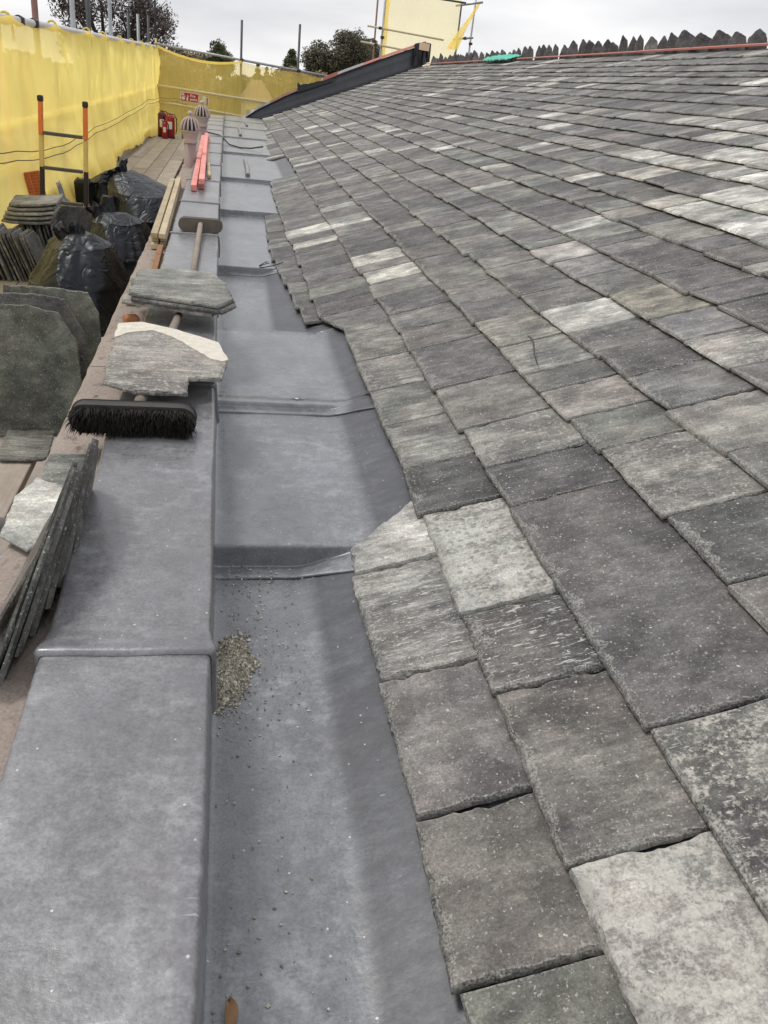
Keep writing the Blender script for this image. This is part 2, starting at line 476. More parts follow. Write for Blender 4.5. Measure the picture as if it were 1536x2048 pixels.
def interp(x, tab):
    if x <= tab[0][0]: return tab[0][1]
    for (a, p), (b, q) in zip(tab, tab[1:]):
        if x <= b: return p + (q - p) * (x - a) / (b - a)
    return tab[-1][1]
B_S = [(3.88, .127), (4.48, .117), (5.37, .114), (6.4, .097), (7.7, .087), (8.5, .092), (9.7, .113), (11.9, .10), (14.6, .078), (17.1, .085), (30, .09)]
A_S = [(3.86, .044), (4.2, .037), (4.95, -.005), (5.5, -.034), (6.0, -.041), (6.4, -.042), (7.07, -.033), (7.75, -.019)]

ROOF = empty('slate_roof', tuple(RP(3, 0.2)), label='shallow grey slate roof in overlapping courses rising right of the lead gutter', cat='roof')

TONES = {
 'dk':   (.115, .110, .112), 'pur': (.105, .093, .102), 'gr': (.17, .168, .165), 'wg': (.205, .185, .168),
 'gg':   (.165, .175, .155), 'pale': (.38, .375, .345), 'wh': (.47, .465, .43), 'br': (.145, .125, .113),
 'bg':   (.30, .275, .235), 'ol': (.27, .255, .17), 'pk': (.215, .195, .183), 'blk': (.082, .080, .086), 'fan': (.072, .077, .068), 'dgr': (.14, .165, .13), 'olg': (.125, .130, .098)}
W = [('dk', 24), ('pur', 8), ('gr', 26), ('wg', 9), ('gg', 12), ('pale', 9), ('br', 5), ('pk', 2), ('blk', 13), ('wh', 2)]
WK = [k for k, w in W for _ in range(w)]
PALE = [(5.13, 2.34, .5, .12, .9), (7.07, 3.0, .8, .15, .4), (3.72, 2.08, .5, .25, .85), (4.18, 2.39, .6, .2, .85), (6.3, 3.17, .8, .2, .5), (6.8, 2.25, .8, .15, .5),
        (11.0, 1.68, .9, .15, .6), (6.4, .60, .45, .14, .6), (4.7, .5, .3, .1, .4), (8.4, .45, .3, .1, .6), (4.9, 2.1, .4, .1, .7)]
def grey(c, k=1.0, h=(1, 1, 1)):
    L = sum(c) / 3
    return tuple((L * .52 + x * .48) * k * y * 1.16 for x, y in zip(c, h))
class Slate: pass
SLATES = []
def mk(row, y0, y1, s0, s1, tone=None, lich=None, strk=None, spot=None, poly=None, t=None, side=0.0):
    q = Slate()
    q.row, q.y0, q.y1, q.s0, q.s1, q.poly = row, y0, y1, s0, s1, poly
    ym, sm = (y0 + y1) / 2, (s0 + s1) / 2
    if tone is None:
        tone = random.choice(WK)
        for (py, ps, ry, rs, pr) in PALE:
            if abs(ym - py) < ry and abs(sm - ps) < rs and random.random() < pr:
                tone = random.choice(('pale', 'pale', 'wh', 'bg', 'wg'))
    k = random.uniform(.70, 1.2)
    h = [random.uniform(.98, 1.02) for _ in range(3)]
    q.tone = grey(TONES[tone], k, h)
    q.prm = (lich if lich is not None else random.choice((.05, .1, .15, .3, .45)),
             strk if strk is not None else random.choice((.1, .25, .4, .6)),
             spot if spot is not None else random.choice((0, 0, .05, .15)), random.random() * 7)
    q.t = t or random.uniform(.009, .0155)
    q.tilt = random.uniform(-.004, .004)
    q.lift = random.uniform(-.001, .0025)
    SLATES.append(q)
    return q

# --- near courses surveyed slate by slate -------------------------------------------------
def course(row, joints, specs, s0, s1):
    for (a, b), sp in zip(zip(joints, joints[1:]), specs):
        sp = sp or {}
        off = sp.pop('off', random.uniform(-.005, .005))
        mk(row, a, b, s0 + off, s1, **sp)
d = dict
course(0, [-.9, -.55, -.2, .2, .645, .925, 1.263, 1.655],
       [d(), d(), d(), d(tone='olg', lich=.12, strk=.1, off=.012), d(tone='br', lich=.12, strk=.05, spot=0, t=.014), d(tone='pk', lich=.12, strk=.05, spot=.03, t=.014), d(tone='gr', lich=.3, strk=.95, t=.015)], 0.0, SL[1])
mk(0, 1.655, 1.95, .004, SL[1] + .02, tone='wh', lich=.5, strk=.2, t=.014,
   poly=[(1.658, .004), (1.772, .006), (1.965, .212), (1.985, .27), (1.665, .27)])
course(1, [-.9, -.5, -.1, .3, .766, 1.139, 1.39, 1.832, 2.103, 2.436, 2.754, 3.1, 3.377, 3.606],
       [d(), d(), d(), d(tone='pale', lich=.78, strk=.2, spot=.0, t=.015), d(tone='br', lich=.22, strk=.3, spot=.05, t=.013), d(tone='dk', lich=.28, strk=.95, t=.014), d(tone='pale', lich=.75, strk=.3, spot=.75, t=.015),
        d(tone='blk', lich=.12, strk=.5), d(tone='gr', lich=.3, strk=.6), d(tone='gg', lich=.35, strk=.6), d(tone='wg', lich=.5, strk=.9), d(tone='gg', lich=.5, strk=.6), d(tone='gr', lich=.25, strk=.4)], SL[1], SL[2])
mk(1, 3.606, 3.875, .13, SL[2], tone='gr', lich=.2, strk=.4, poly=[(3.609, .205), (3.872, .128), (3.872, .45), (3.609, .45)])
course(2, [-.6, -.2, .2, .5, .958, 1.737, 1.964, 2.242, 2.597, 3.05, 3.313, 3.578, 3.908],
       [d(), d(), d(), d(tone='gg', lich=.7, strk=.75, spot=.3), d(tone='pur', lich=.24, strk=.12, spot=.22, t=.013, off=-.006), d(tone='blk', lich=.42, strk=.5), d(tone='gr', lich=.62, strk=.3), d(tone='wg', lich=.3, strk=.25),
        d(tone='dk', lich=.2, strk=.4), d(tone='br', lich=.3, strk=.4), d(tone='gg', lich=.45, strk=.4), d(tone='dk')], SL[2], SL[3])
course(3, [.2, .6, .95, 1.232, 1.504, 1.873, 2.1, 2.332, 2.499, 2.797, 3.142, 3.4],
       [d(), d(tone='gr', lich=.5, strk=.6), d(tone='wg', lich=.3, strk=.3), d(tone='dk', lich=.25, strk=.3), d(tone='gr', lich=.62, strk=.45, spot=.6), d(tone='gg', lich=.1, strk=.2), d(tone='pk', lich=.5, strk=.3), d(tone='dk', lich=.15), d(tone='gr', lich=.55, strk=.5), d(tone='bg', lich=.4), d(tone='dk')], SL[3], SL[4])
course(4, [.8, 1.25, 1.677, 1.98, 2.247, 2.466, 2.734, 3.032, 3.3],
       [d(tone='gr', lich=.6, strk=.4), d(tone='gr', lich=.3), d(tone='wg', lich=.15, strk=.1, off=-.004), d(tone='gr', lich=.12, strk=.2), d(tone='dk', lich=.15), d(tone='gr', lich=.2), d(tone='pale', lich=.4), d(tone='gr')], SL[4], SL[5])
course(5, [1.3, 1.7, 2.104, 2.377, 2.63, 2.994, 3.297, 3.6, 3.913],
       [d(tone='gr'), d(tone='dk', lich=.4), d(tone='pk', lich=.45, strk=1.0), d(tone='gr', lich=.1), d(tone='ol', lich=.15), d(tone='gr', lich=.15), d(tone='gr', lich=.2, strk=.4), d(tone='pale', lich=.2, strk=.1)], SL[5], SL[6])

# --- the rest of the roof, course by course -----------------------------------------------
START = {2: 3.908, 3: 3.4, 4: 3.3, 5: 3.913}
def run(row, y, yend, sfun, s1):
    while y < yend:
        w = random.choice((.15, .18, .2, .22, .24, .26, .28, .3, .34, .4)) * random.uniform(.92, 1.08)
        y1 = min(y + w, yend)
        if yend - y1 < .1: y1 = yend
        s0 = sfun((y + y1) / 2) + random.uniform(-.009, .009)
        mk(row, y, y1, s0, s1(y) if callable(s1) else s1)
        y = y1
run(0, 3.872, 7.7, lambda y: interp(y, A_S), lambda y: interp(y, B_S))
run(1, 3.875, 9.66, lambda y: interp(y, B_S), SL[2])
run(1, 11.95, 18.2, lambda y: interp(y, B_S), SL[2])
mk(1, 18.25, 18.7, .28, SL[2])
for r in range(2, 22):
    ye = gable_y(SL[r]) - .05
    run(r, START.get(r, .9 + .28 * r if r > 5 else 3), ye, lambda y, r=r: SL[r] + .010 * fbm((y * .5, r * 3.1, 0), 2), SL[r + 1])
for r in range(3, 22):                       # what lies outside the frame, nearer than the surveyed slates
    first = min(q.y0 for q in SLATES if q.row == r)
    run(r, -1.0, first, lambda y, r=r: SL[r], SL[r + 1])
for r in (0, 1, 2):
    run(r, -1.6, min(q.y0 for q in SLATES if q.row == r), lambda y, r=r: SL[r], SL[r + 1])

TM = .0165
def keep_in(p, own, poly, dmin):
    N = len(poly)
    for k in range(N):
        if k == own: continue
        a, c = Vector(poly[k]), Vector(poly[(k + 1) % N])
        dv = (c - a).normalized(); nv = Vector((-dv.y, dv.x))
        d_ = (p - a).dot(nv)
        if d_ < dmin: p = p + nv * (dmin - d_)
    return p
def slate_geo(q, lod):
    """vertices in local (u=-Y, v=up-slope, n) about the slate's own corner"""
    rnd = random.Random(int(q.prm[3] * 1e6) + q.row * 977 + int(q.y0 * 1000))
    gap = rnd.uniform(.0015, .0042)
    g = max(.1, q.s1 - q.s0)
    over = .075
    top = q.s0 + g + over
    if q.poly: poly = [(y, s) for y, s in q.poly]
    else:
        e = rnd.uniform(-.006, .006)
        poly = [(q.y0 + gap, q.s0 - e), (q.y1 - gap, q.s0 + e), (q.y1 - gap + rnd.uniform(-.004, .002), top), (q.y0 + gap + rnd.uniform(-.002, .004), top)]
    step = (.009, .022, .07, 9)[lod]
    pts = []; N = len(poly)
    for i in range(N):
        a, b = Vector(poly[i]), Vector(poly[(i + 1) % N])
        L = (b - a).length; k = max(1, int(L / step))
        for j in range(k):
            pts.append((a.lerp(b, j / k), i, j / k, L))
    cy, cs = (q.y0 + q.y1) / 2, (poly[0][1] + poly[-1][1]) / 2
    tail_max = max(p[1] for p in poly[:2]) + .012
    out, mid, inn, in2 = [], [], [], []
    amp = (1, 1, .8, .3)[lod]
    s_ = rnd.random() * 50
    for p, i, f, L in pts:
        e0 = poly[i]; e1 = poly[(i + 1) % N]
        dv = (Vector(e1) - Vector(e0)).normalized(); nv = Vector((-dv.y, dv.x))    # inward normal (counter-clockwise outline)
        n1 = noise.noise(Vector((p.x * 34 + s_, p.y * 34, s_))); n2 = noise.noise(Vector((p.x * 110, p.y * 110 + s_, 3)))
        n3 = noise.noise(Vector((p.x * 13 + s_, p.y * 13, 9)))
        head = p.y > cs + g * .45
        w = nv * (.0038 * n1 + .0026 * n2) * amp * max(0, min(1, (min(f, 1 - f) * L - .010) / .02))
        isd = (.0035 + .016 * max(0, n1) + .022 * max(0, n3 - .06) + .0045 * abs(n2)) * amp
        if dv.x > .5: isd += (.003 + .020 * pw(n1 - .05, .8) + .012 * pw(n3 - .1, 1)) * amp                        # tail edge is dressed rough
        if dv.x < -.5 or head: isd *= .15                       # head edge lies under the next course
        elif abs(dv.y) > .5: isd *= .55                         # sides
        f_ = (min(f, 1 - f) * L - .014) / .035; f_ = max(0, min(1, f_)); f_ = f_ * f_ * (3 - 2 * f_)
        isd = .004 + (max(.0012, isd) - .004) * f_
        o_ = p + w
        i2 = isd + .004 + max(-.002, .003 * n2) * f_
        o_ = keep_in(o_, i, poly, 0.0)
        out.append(o_); mid.append(keep_in(o_ + nv * isd * (.35 + .3 * n2), i, poly, min(.0012, isd * .4))); inn.append(keep_in(o_ + nv * isd, i, poly, .004)); in2.append(keep_in(o_ + nv * i2, i, poly, .008))
    def nn(p):
        return q.lift - (TM + .002) * (p.y - q.s0) / g + q.tilt * (p.x - cy) / max(.1, q.y1 - q.y0)
    vs = []
    for p in out: vs.append((-(p.x), p.y, nn(p) - q.t))
    for p in mid: vs.append((-(p.x), p.y, nn(p) - q.t * rnd.uniform(.35, .6)))
    for p in inn: vs.append((-(p.x), p.y, nn(p) - .0012))
    for p in in2: vs.append((-(p.x), p.y, nn(p)))
    K = len(pts); fs = []
    for i in range(K):
        j = (i + 1) % K
        fs.append((i, i + K, j + K, j)); fs.append((i + K, i + 2 * K, j + 2 * K, j + K)); fs.append((i + 2 * K, i + 3 * K, j + 3 * K, j + 2 * K))
    fs.append(tuple(range(3 * K, 4 * K))[::-1])
    return vs, fs, [.25] * K + [.7] * K + [1.0] * K + [0.0] * K
def set_attrs(me, tones, prms, edge=None):
    if edge is not None:
        e = me.attributes.new('edge', 'FLOAT', 'POINT'); e.data.foreach_set('value', edge)
    a = me.attributes.new("tone", 'FLOAT_COLOR', 'POINT'); a.data.foreach_set("color", tones)
    b = me.attributes.new("prm", 'FLOAT_COLOR', 'POINT'); b.data.foreach_set("color", prms)
RB = Matrix(((0, CA, -SA, X0), (-1, 0, 0, 0), (0, SA, CA, HZ), (0, 0, 0, 1)))
INV = CAM.matrix_world.inverted()
def seen_area(q):
    c = RP((q.y0 + q.y1) / 2, (q.s0 + q.s1) / 2)
    p = INV @ c
    if p.z > -.1: return 0
    x, y = p.x / -p.z, p.y / -p.z
    if abs(x) > .47 or abs(y) > .64: return 0
    nrm = Vector((-SA, 0, CA)); v = -c
    return (q.y1 - q.y0) * (q.s1 - q.s0) * abs(nrm.dot(v)) / max(.1, c.length) ** 3
for q in SLATES: q.a = seen_area(q)
order = sorted(SLATES, key=lambda q: -q.a)
single, rest = order[:300], order[300:]
for q in single:
    dist = RP(q.y0, q.s0).length
    vs, fs, eg = slate_geo(q, 0 if dist < 2.8 else 1 if dist < 5.5 else 2)
    b = MB(); b.add([RB @ Vector(v) for v in vs], fs)
    o = RP((q.y0 + q.y1) / 2, (q.s0 + q.s1) / 2)
    me = b.mesh('slate', origin=o)
    n = len(me.vertices)
    set_attrs(me, list((*q.tone, 1)) * n, list(q.prm) * n, eg)
    link('slate', me, M['slate'], ROOF, loc=o)
b = MB(); tones = []; prms = []; edges = []
for q in rest:
    dist = RP(q.y0, q.s0).length
    vs, fs, eg = slate_geo(q, 2 if dist < 12 else 3); edges += eg
    b.add([RB @ Vector(v) for v in vs], fs)
    tones += list((*q.tone, 1)) * len(vs); prms += list(q.prm) * len(vs)
me = b.mesh('far_slates'); set_attrs(me, tones, prms, edges)
link('far_slates', me, M['slate'], ROOF, kind='stuff')
# boarding under the slates (kept below the lead's own slope) and the other pitch
b = MB()
ys = [-1.6, 5, 12, 22.4]
b.grid([[RP(y, .42, -.05), RP(y + (gable_y(RIDGE_S) - 22.4 if y > 22 else 0), RIDGE_S, -.035)] for y in ys])
b.build('roof_boarding', M['underlay'], ROOF)
b = MB(); rx = RP(0, RIDGE_S, -.03)
b.grid([[(rx.x, y, rx.z), (rx.x + 5.2, y, rx.z - 2.0)] for y in (-1.6, 8, 24.4)])
b.build('rear_pitch', M['underlay'], ROOF)
# red ridge batten strip in uneven lengths
y = 1.0
while y < 24.3:
    L = min(random.uniform(2.4, 4.2), 24.4 - y)
    p = RP(y + L / 2, RIDGE_S - .03, .028)
    b = MB(); b.box(p - Vector((0, 0, .012)), (.07, L - .01, .014 + random.uniform(0, .008)), Matrix.Rotation(-AL * .6, 3, 'Y') @ Matrix.Rotation(random.uniform(-.004, .004), 3, 'Z'))
    b.build('ridge_batten', M['red_felt'], ROOF, bevel=.004)
    y += L

# ------------------------------------------------------------------ lead gutter
CAPZ = -.84
def xR(y): return interp(y, [(-2, -.012), (1.19, -.023), (2.05, -.034), (3.28, -.0515), (6.96, -.098), (20.8, -.195), (26, -.225)])
def xL(y): return interp(y, [(-2, -.265), (1.19, -.287), (2.03, -.304), (3.96, -.325), (6.78, -.368), (21.1, -.496), (26, -.53)])
UN = -.034
def under(x): return HZ + (x - X0) * SA / CA + UN / CA
def smax(a, b, k): 
    h = max(k - abs(a - b), 0) / k
    return max(a, b) + h * h * k * .25
BAYS = [(-1.6, -1.075), (1.805, -1.012), (2.77, -.995), (3.74, -1.075), (5.3, -1.03), (7.39, -.985), (9.53, -.95), (12.5, -.925), (15.4, -.905), (18.0, -.89), (20.3, -.878), (22.6, None)]
GUT = empty('lead_gutter', (.2, 3, -1.075), label='grey lead gutter stepped in bays between the parapet capping and the slates', cat='gutter')
def sole(i): return BAYS[i][1]
for i in range(len(BAYS) - 1):
    y0, z = BAYS[i]; y1 = BAYS[i + 1][0]
    zl = sole(i - 1) if i else z
    up = z > zl + .005                       # a drip facing the camera at the near end of the bay
    down = i + 1 < len(BAYS) - 1 and sole(i + 1) < z - .005
    roll = i == 2
    def prof(y, zz, lift=0, fl=0):
        row = []
        a = xR(y) - .004; 
        row.append(Vector((a, y, zz + .14)))
        row.append(Vector((a + .001, y, zz + .03)))
        for k in range(4):
            t = k / 3 * pi / 2
            row.append(Vector((a + .014 * (1 - cos(t)) + .001, y, zz + .014 * (1 - sin(t)))))
        xe = X0 + .52 * CA
        n = 64
        for k in range(1, n + 1):
            x = a + .016 + (xe - a - .016) * k / n
            w = .0022 * fbm((x * 3.0, y * 2.2, i * 5.0), 3) + .0010 * noise.noise(Vector((x * 16, y * 9, i)))
            row.append(Vector((x, y, smax(zz, under(x), .010) + w)))
        for p in row:
            p.z += lift
            if fl: p.y -= max(0, under(p.x) - zz - .004) * .9 * min(1, fl)
        return row
    rows = []
    if up:
        rr = .012 if not roll else .02
        rows.append(prof(y0 - .05, zl, .001, 1)); rows.append(prof(y0 - .0498, zl, .005, 1)); rows.append(prof(y0 - .047, zl, .006, 1))
        rows.append(prof(y0 - .025, zl, .006, .6)); rows.append(prof(y0 - .004, zl, .006, .1)); rows.append(prof(y0 - .0008, zl, .006))
        lo, hi = prof(y0, zl, .007), prof(y0, z, 0)
        for f, dy in (((.12, .001), (.5, .003), (.80, .006), (.93, .012), (.985, .02), (1.0, .03)) if roll else ((.02, .0002), (.06, .0006), (.2, .0015), (.5, .003), (.80, .005), (.9, .0058), (.95, .0075), (.985, .0105), (1.0, .0145), (1.0, .018))):
            row = []
            for p, q_ in zip(lo, hi):
                bmp = 0
                if roll:
                    dl = max(0, q_.z - p.z - .0)
                    bmp = .014 * min(1, dl / .015) * max(0, sin(pi * min(1, f * .98)))
                row.append(Vector((p.x, y0 + dy * (2.2 if roll else 1), p.z + (q_.z - p.z) * f + bmp)))
            rows.append(row)
    n = max(6, int((y1 - y0) / (.05 if y0 < 5 else .2)))
    yend = y1 + .005 if not down else y1
    for k in range(n + 1):
        yy = (y0 + .045 if up else y0) + (yend - (y0 + .045 if up else y0)) * k / n
        if i == 0 and yy < -1.6: continue
        rows.append(prof(yy, z))
    if down:
        zn = sole(i + 1)
        for f, dy in ((.5, .004), (1, .006)):
            lo, hi = prof(y1, zn, .004), prof(y1, z)
            rows.append([Vector((p.x, y1 + dy, q_.z + (p.z - q_.z) * f)) for p, q_ in zip(lo, hi)])
    b = MB(); b.grid(rows)
    slope_vals = [min(1, max(0, (p[2] - z - .002) / .010)) if p[0] > .05 else 0.0 for p in b.v]
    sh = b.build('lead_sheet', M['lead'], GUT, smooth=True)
    at = sh.data.attributes.new('slope_tone', 'FLOAT', 'POINT'); at.data.foreach_set('value', slope_vals)
# wood-cored lead rolls lying along the far bays
for (x, ya, yb, z) in ((.165, 9.7, 11.5, -.935), (.125, 15.6, 17.6, -.89), (.27, 18.6, 20.2, -.877)):
    b = MB(); b.tube([(x - .004, ya, z), (x, (ya + yb) / 2, z + .002), (x - .012, yb, z)], .024, 10)
    b.build('lead_roll', M['lead'], GUT, smooth=False)

# ------------------------------------------------------------------ lead capping over the parapet
CAP = empty('lead_capping', (-.17, 3, CAPZ - .05), label='flat grey lead capping over the parapet, dressed in lapped bays', cat='capping')
JT = [-.35, 1.155, 2.5, 3.78, 5.17, 6.54, 7.95, 9.42, 10.95, 12.5, 13.95, 15.48, 17.0, 18.5, 19.8, 21.3]
def cap_section(y, grow=0.0, dz=0.0, wob=1.0):
    l, r = xL(y) - grow, xR(y) + grow
    zt = CAPZ + dz
    pts = [(l - .002, zt - .052), (l, zt - .02)]
    for k in range(5):
        t = k / 4 * pi / 2; pts.append((l + .010 * (1 - cos(t)), zt - .010 * (1 - sin(t))))
    for k in range(1, 12):
        pts.append((l + .010 + (r - l - .020) * k / 12, zt))
    for k in range(5):
        t = k / 4 * pi / 2; pts.append((r - .010 * (1 - sin(t)), zt - .010 * (1 - cos(t))))
    zs = [z for yy, z in BAYS[:-1] if y >= yy][-1]
    zb = max(zt - .125, zs + .01)
    pts += [(r + .001, (zt + zb) / 2), (r + .003, zb)]
    out = []
    for x, z in pts:
        w = wob * (.0026 * fbm((x * 4, y * 2.2, 7), 3) + .0012 * noise.noise(Vector((x * 14, y * 7, 2))))
        ex = .0055 * noise.noise(Vector((y * 3.0, z * 20, 1 if x > -.15 else 5))) + .0022 * noise.noise(Vector((y * 11.0, z * 9, 2 if x > -.15 else 7)))
        out.append(Vector((x + ex * wob, y, z + w)))
    return out
for a, c in zip(JT, JT[1:]):
    n = max(8, int((c - a) / (.05 if a < 4 else .15)))
    b = MB(); b.grid([cap_section(a + (c - a) * k / n) for k in range(n + 1)])
    sh = b.build('lead_sheet', M['lead_cap'], CAP, smooth=True)
    b = MB()                                     # the rolled welt where the next bay laps over
    rows = []
    for dy, gr, dz in ((-.016, .0008, .0008), (-.014, .006, .006), (-.006, .0085, .0085), (.004, .0075, .0075), (.022, .004, .004), (.05, .0012, .0012)):
        yy = a + dy
        rows.append([p + Vector((0, .004 * noise.noise(Vector((p.x * 9, a, 0))), 0)) for p in cap_section(yy, gr, dz)])
    b.grid(rows)
    b.build('welt', M['lead_cap'], sh, smooth=True)

# ------------------------------------------------------------------ parapet wall
def xS(y): return interp(y, [(-2, -.43), (1.5, -.438), (3.1, -.455), (8, -.50), (20, -.60), (26, -.65)])
LEDZ = -.893
PAR = empty('parapet_wall', (-.25, 3, GZ), label='brown sandstone parapet wall carrying the lead capping', cat='wall')
y = -1.6; rnd = random.Random(3)
while y < 22.4:
    L = min(rnd.uniform(.9, 1.35), 22.5 - y); y1 = y + L - .006
    rows = []
    n = max(3, int(L / .06))
    for k in range(n + 1):
        yy = y + (y1 - y) * k / n
        e = .006 * fbm((yy * 7, 1, 3), 4) + .003 * noise.noise(Vector((yy * 30, 0, 0)))
        top = LEDZ + .002 * noise.noise(Vector((yy * 5, 2, 0)))
        x = xS(yy) + e
        inner = xL(yy) + .05
        rows.append([Vector((x + .004, yy, top - .17)), Vector((x - .003, yy, top - .03)), Vector((x, yy, top - .008)), Vector((x + .009, yy, top)), Vector(((x + inner) / 2, yy, top + .001)), Vector((inner, yy, top))])
    b = MB(); b.grid(rows)
    b.add(rows[0] + [Vector((rows[0][-1].x, y, top - .17))], [(0, 1, 2, 3, 4, 5, 6)][::1])
    b.build('coping_stone', M['stone'], PAR)
    y += L
b = MB()
b.add([(xS(-1.6) + .03, -1.6, GZ), (xS(22.4) + .03, 22.4, GZ), (xS(22.4) + .03, 22.4, LEDZ - .16), (xS(-1.6) + .03, -1.6, LEDZ - .16), (-.06, -1.6, GZ), (-.24, 22.4, GZ), (-.24, 22.4, CAPZ - .03), (-.06, -1.6, CAPZ - .03)],
      [(0, 1, 2, 3), (4, 7, 6, 5), (1, 5, 6, 2), (0, 3, 7, 4), (3, 2, 6, 7)])
b.build('wall_face', M['wall'], PAR)

# ------------------------------------------------------------------ loose-slate builder
def loose_slate(name, outline, t, mw, tone='gr', lich=.2, strk=.2, spot=0, rough=1.0, seed=0, bend=0.0, parent=None, mat=None, **k):
    """outline: counter-clockwise (x, y) in metres, laid flat, thickness t upward"""
    rnd = random.Random(seed * 13 + 5)
    pts = []; N = len(outline); CONVEX = False
    for i in range(N):
        a, c = Vector(outline[i]), Vector(outline[(i + 1) % N])
        L = (c - a).length; m = max(1, int(L / .014))
        dv = (c - a).normalized(); nv = Vector((-dv.y, dv.x))
        for j in range(m):
            p = a.lerp(c, j / m)
            n1 = noise.noise(Vector((p.x * 30 + seed, p.y * 30, 1))); n2 = noise.noise(Vector((p.x * 95, p.y * 95, seed)))
            o_ = p + nv * (.003 * n1 + .002 * n2) * rough
            o_ = keep_in(o_, i, outline, .0) if CONVEX else o_
            pts.append((o_, o_ + nv * max(.001, (.004 + .006 * n1 + .003 * n2) * rough)))
    K = len(pts)
    cx = sum(p.x for p, _ in pts) / K; cy = sum(p.y for p, _ in pts) / K
    def h(p): return bend * ((p.x - cx) ** 2 + (p.y - cy) ** 2) / .04 + .0015 * noise.noise(Vector((p.x * 9, p.y * 9, seed)))
    vs = [(p.x, p.y, h(p)) for p, _ in pts] + [(p.x, p.y, h(p) + t * .5) for p, _ in pts] + [(q_.x, q_.y, h(q_) + t) for _, q_ in pts]
    fs = [tuple(range(K))[::-1], tuple(range(2 * K, 3 * K))]
    for i in range(K):
        j = (i + 1) % K
        fs += [(i, j, j + K, i + K), (i + K, j + K, j + 2 * K, i + 2 * K)]
    b = MB(); b.add(vs, fs); me = b.mesh(name)
    n = len(me.vertices)
    kk = rnd.uniform(.9, 1.1)
    set_attrs(me, [*grey(TONES[tone], kk), 1] * n, [lich, strk, spot, rnd.random() * 7] * n)
    return link(name, me, mat or M['slate'], parent, mw=mw, **k)
def frame(o, u, v):
    u = Vector(u).normalized(); v = Vector(v); v = (v - u * v.dot(u)).normalized(); w = u.cross(v)
    return Matrix(((u.x, v.x, w.x, o[0]), (u.y, v.y, w.y, o[1]), (u.z, v.z, w.z, o[2]), (0, 0, 0, 1)))


# ------------------------------------------------------------------ gable upstand at the far end
UP = empty('gable_upstand', tuple(RP(22.6, 1.0)), label='dark lead-dressed gable upstand closing the far end of the slate roof', cat='gable')
def gp(s, n=0.0, dy=0.0): 
    p = RP(gable_y(s) + dy, s, 0); p.z += n; return p
hs = [(-.35, .02), (.3, .20), (1.0, .30), (1.6, .35), (2.6, .40), (4.0, .46), (4.95, .47)]
def uh(s): return interp(s, hs)
ss = [-.35 + 5.3 * k / 40 for k in range(41)]
b = MB()
b.grid([[gp(s, .012, -.30 - .03 * noise.noise(Vector((s * 3, 0, 0)))), gp(s, .016, -.14), gp(s, .03, -.04), gp(s, .07, 0.0), gp(s, uh(s) * .55 + .02 * noise.noise(Vector((s * 4, 1, 0))), .02 + .02 * noise.noise(Vector((s * 5, 4, 0)))), gp(s, uh(s), .03), gp(s, uh(s) + .01, .12), gp(s, uh(s) - .02, .36), gp(s, -.4, .38)] for s in ss])
b.build('lead_flashing', M['lead_dark'], UP, smooth=True)
for a, c, m, dz in ((-.3, .62, 'lead', .012), (.62, 1.35, 'rust', .012), (1.95, 3.1, 'steel', .03), (2.0, 4.9, 'red_felt', .022)):
    b = MB(); k = 12
    b.grid([[gp(a + (c - a) * i / k, uh(a + (c - a) * i / k) + dz, -.02), gp(a + (c - a) * i / k, uh(a + (c - a) * i / k) + dz + .05 + .008 * noise.noise(Vector((i, a, 0))), .03), gp(a + (c - a) * i / k, uh(a + (c - a) * i / k) + dz + .03, .26)] for i in range(k + 1)])
    b.build('coping_strip', M[m], UP, solid=.008)
b = MB(); b.grid([[gp(1.32 + 1.0 * i / 14, uh(1.4) - .03, -.03), gp(1.32 + 1.0 * i / 14, uh(1.4) + .12 - .1 * i / 14 + .03 * noise.noise(Vector((i * .6, 2, 0))) + (.08 if i == 0 else 0), -.02), gp(1.32 + 1.0 * i / 14, uh(1.4) + .1 - .1 * i / 14, .2)] for i in range(15)])
b.build('membrane_fold', M['membrane'], UP, solid=.01)
b = MB(); b.grid([[gp(1.98, uh(2) + .02, -.035), gp(2.0, uh(2) + .1, -.035)], [gp(2.35, uh(2.3) + .02, -.035), gp(2.4, uh(2.4) + .10, -.035)]])
b.build('red_flap', M['red_felt'], UP, solid=.01)
b = MB(); 
for i in range(14):
    s = 4.62 + .4 * i / 13
b.grid([[gp(4.55 + .5 * i / 12, .03, -.1 - .05 * sin(i)), gp(4.55 + .5 * i / 12, .25 + .05 * sin(i * 1.7), -.08 + .04 * sin(i * 2.3)), gp(4.55 + .5 * i / 12, .56 - .12 * (i / 12) ** 2, -.05), gp(4.55 + .5 * i / 12, .5 - .2 * (i / 12) ** 2, .3)] for i in range(13)])
b.build('membrane_fold', M['membrane'], UP, solid=.012)
b = MB(); b.box(gp(4.83, .43, -.14), (.27, .012, .17), Matrix.Rotation(.05, 3, 'Y')); b.build('cream_patch', M['tape'], UP, bevel=.004)
# gable wall below
b = MB(); b.add([(-.3, 22.55, GZ), (10, 24.6, GZ), (10, 24.6, -1.2), (RP(0, RIDGE_S).x, 24.55, .7), (-.3, 22.55, -1.15)], [(0, 1, 2, 3, 4)]); b.build('gable_wall', M['wall'], UP)

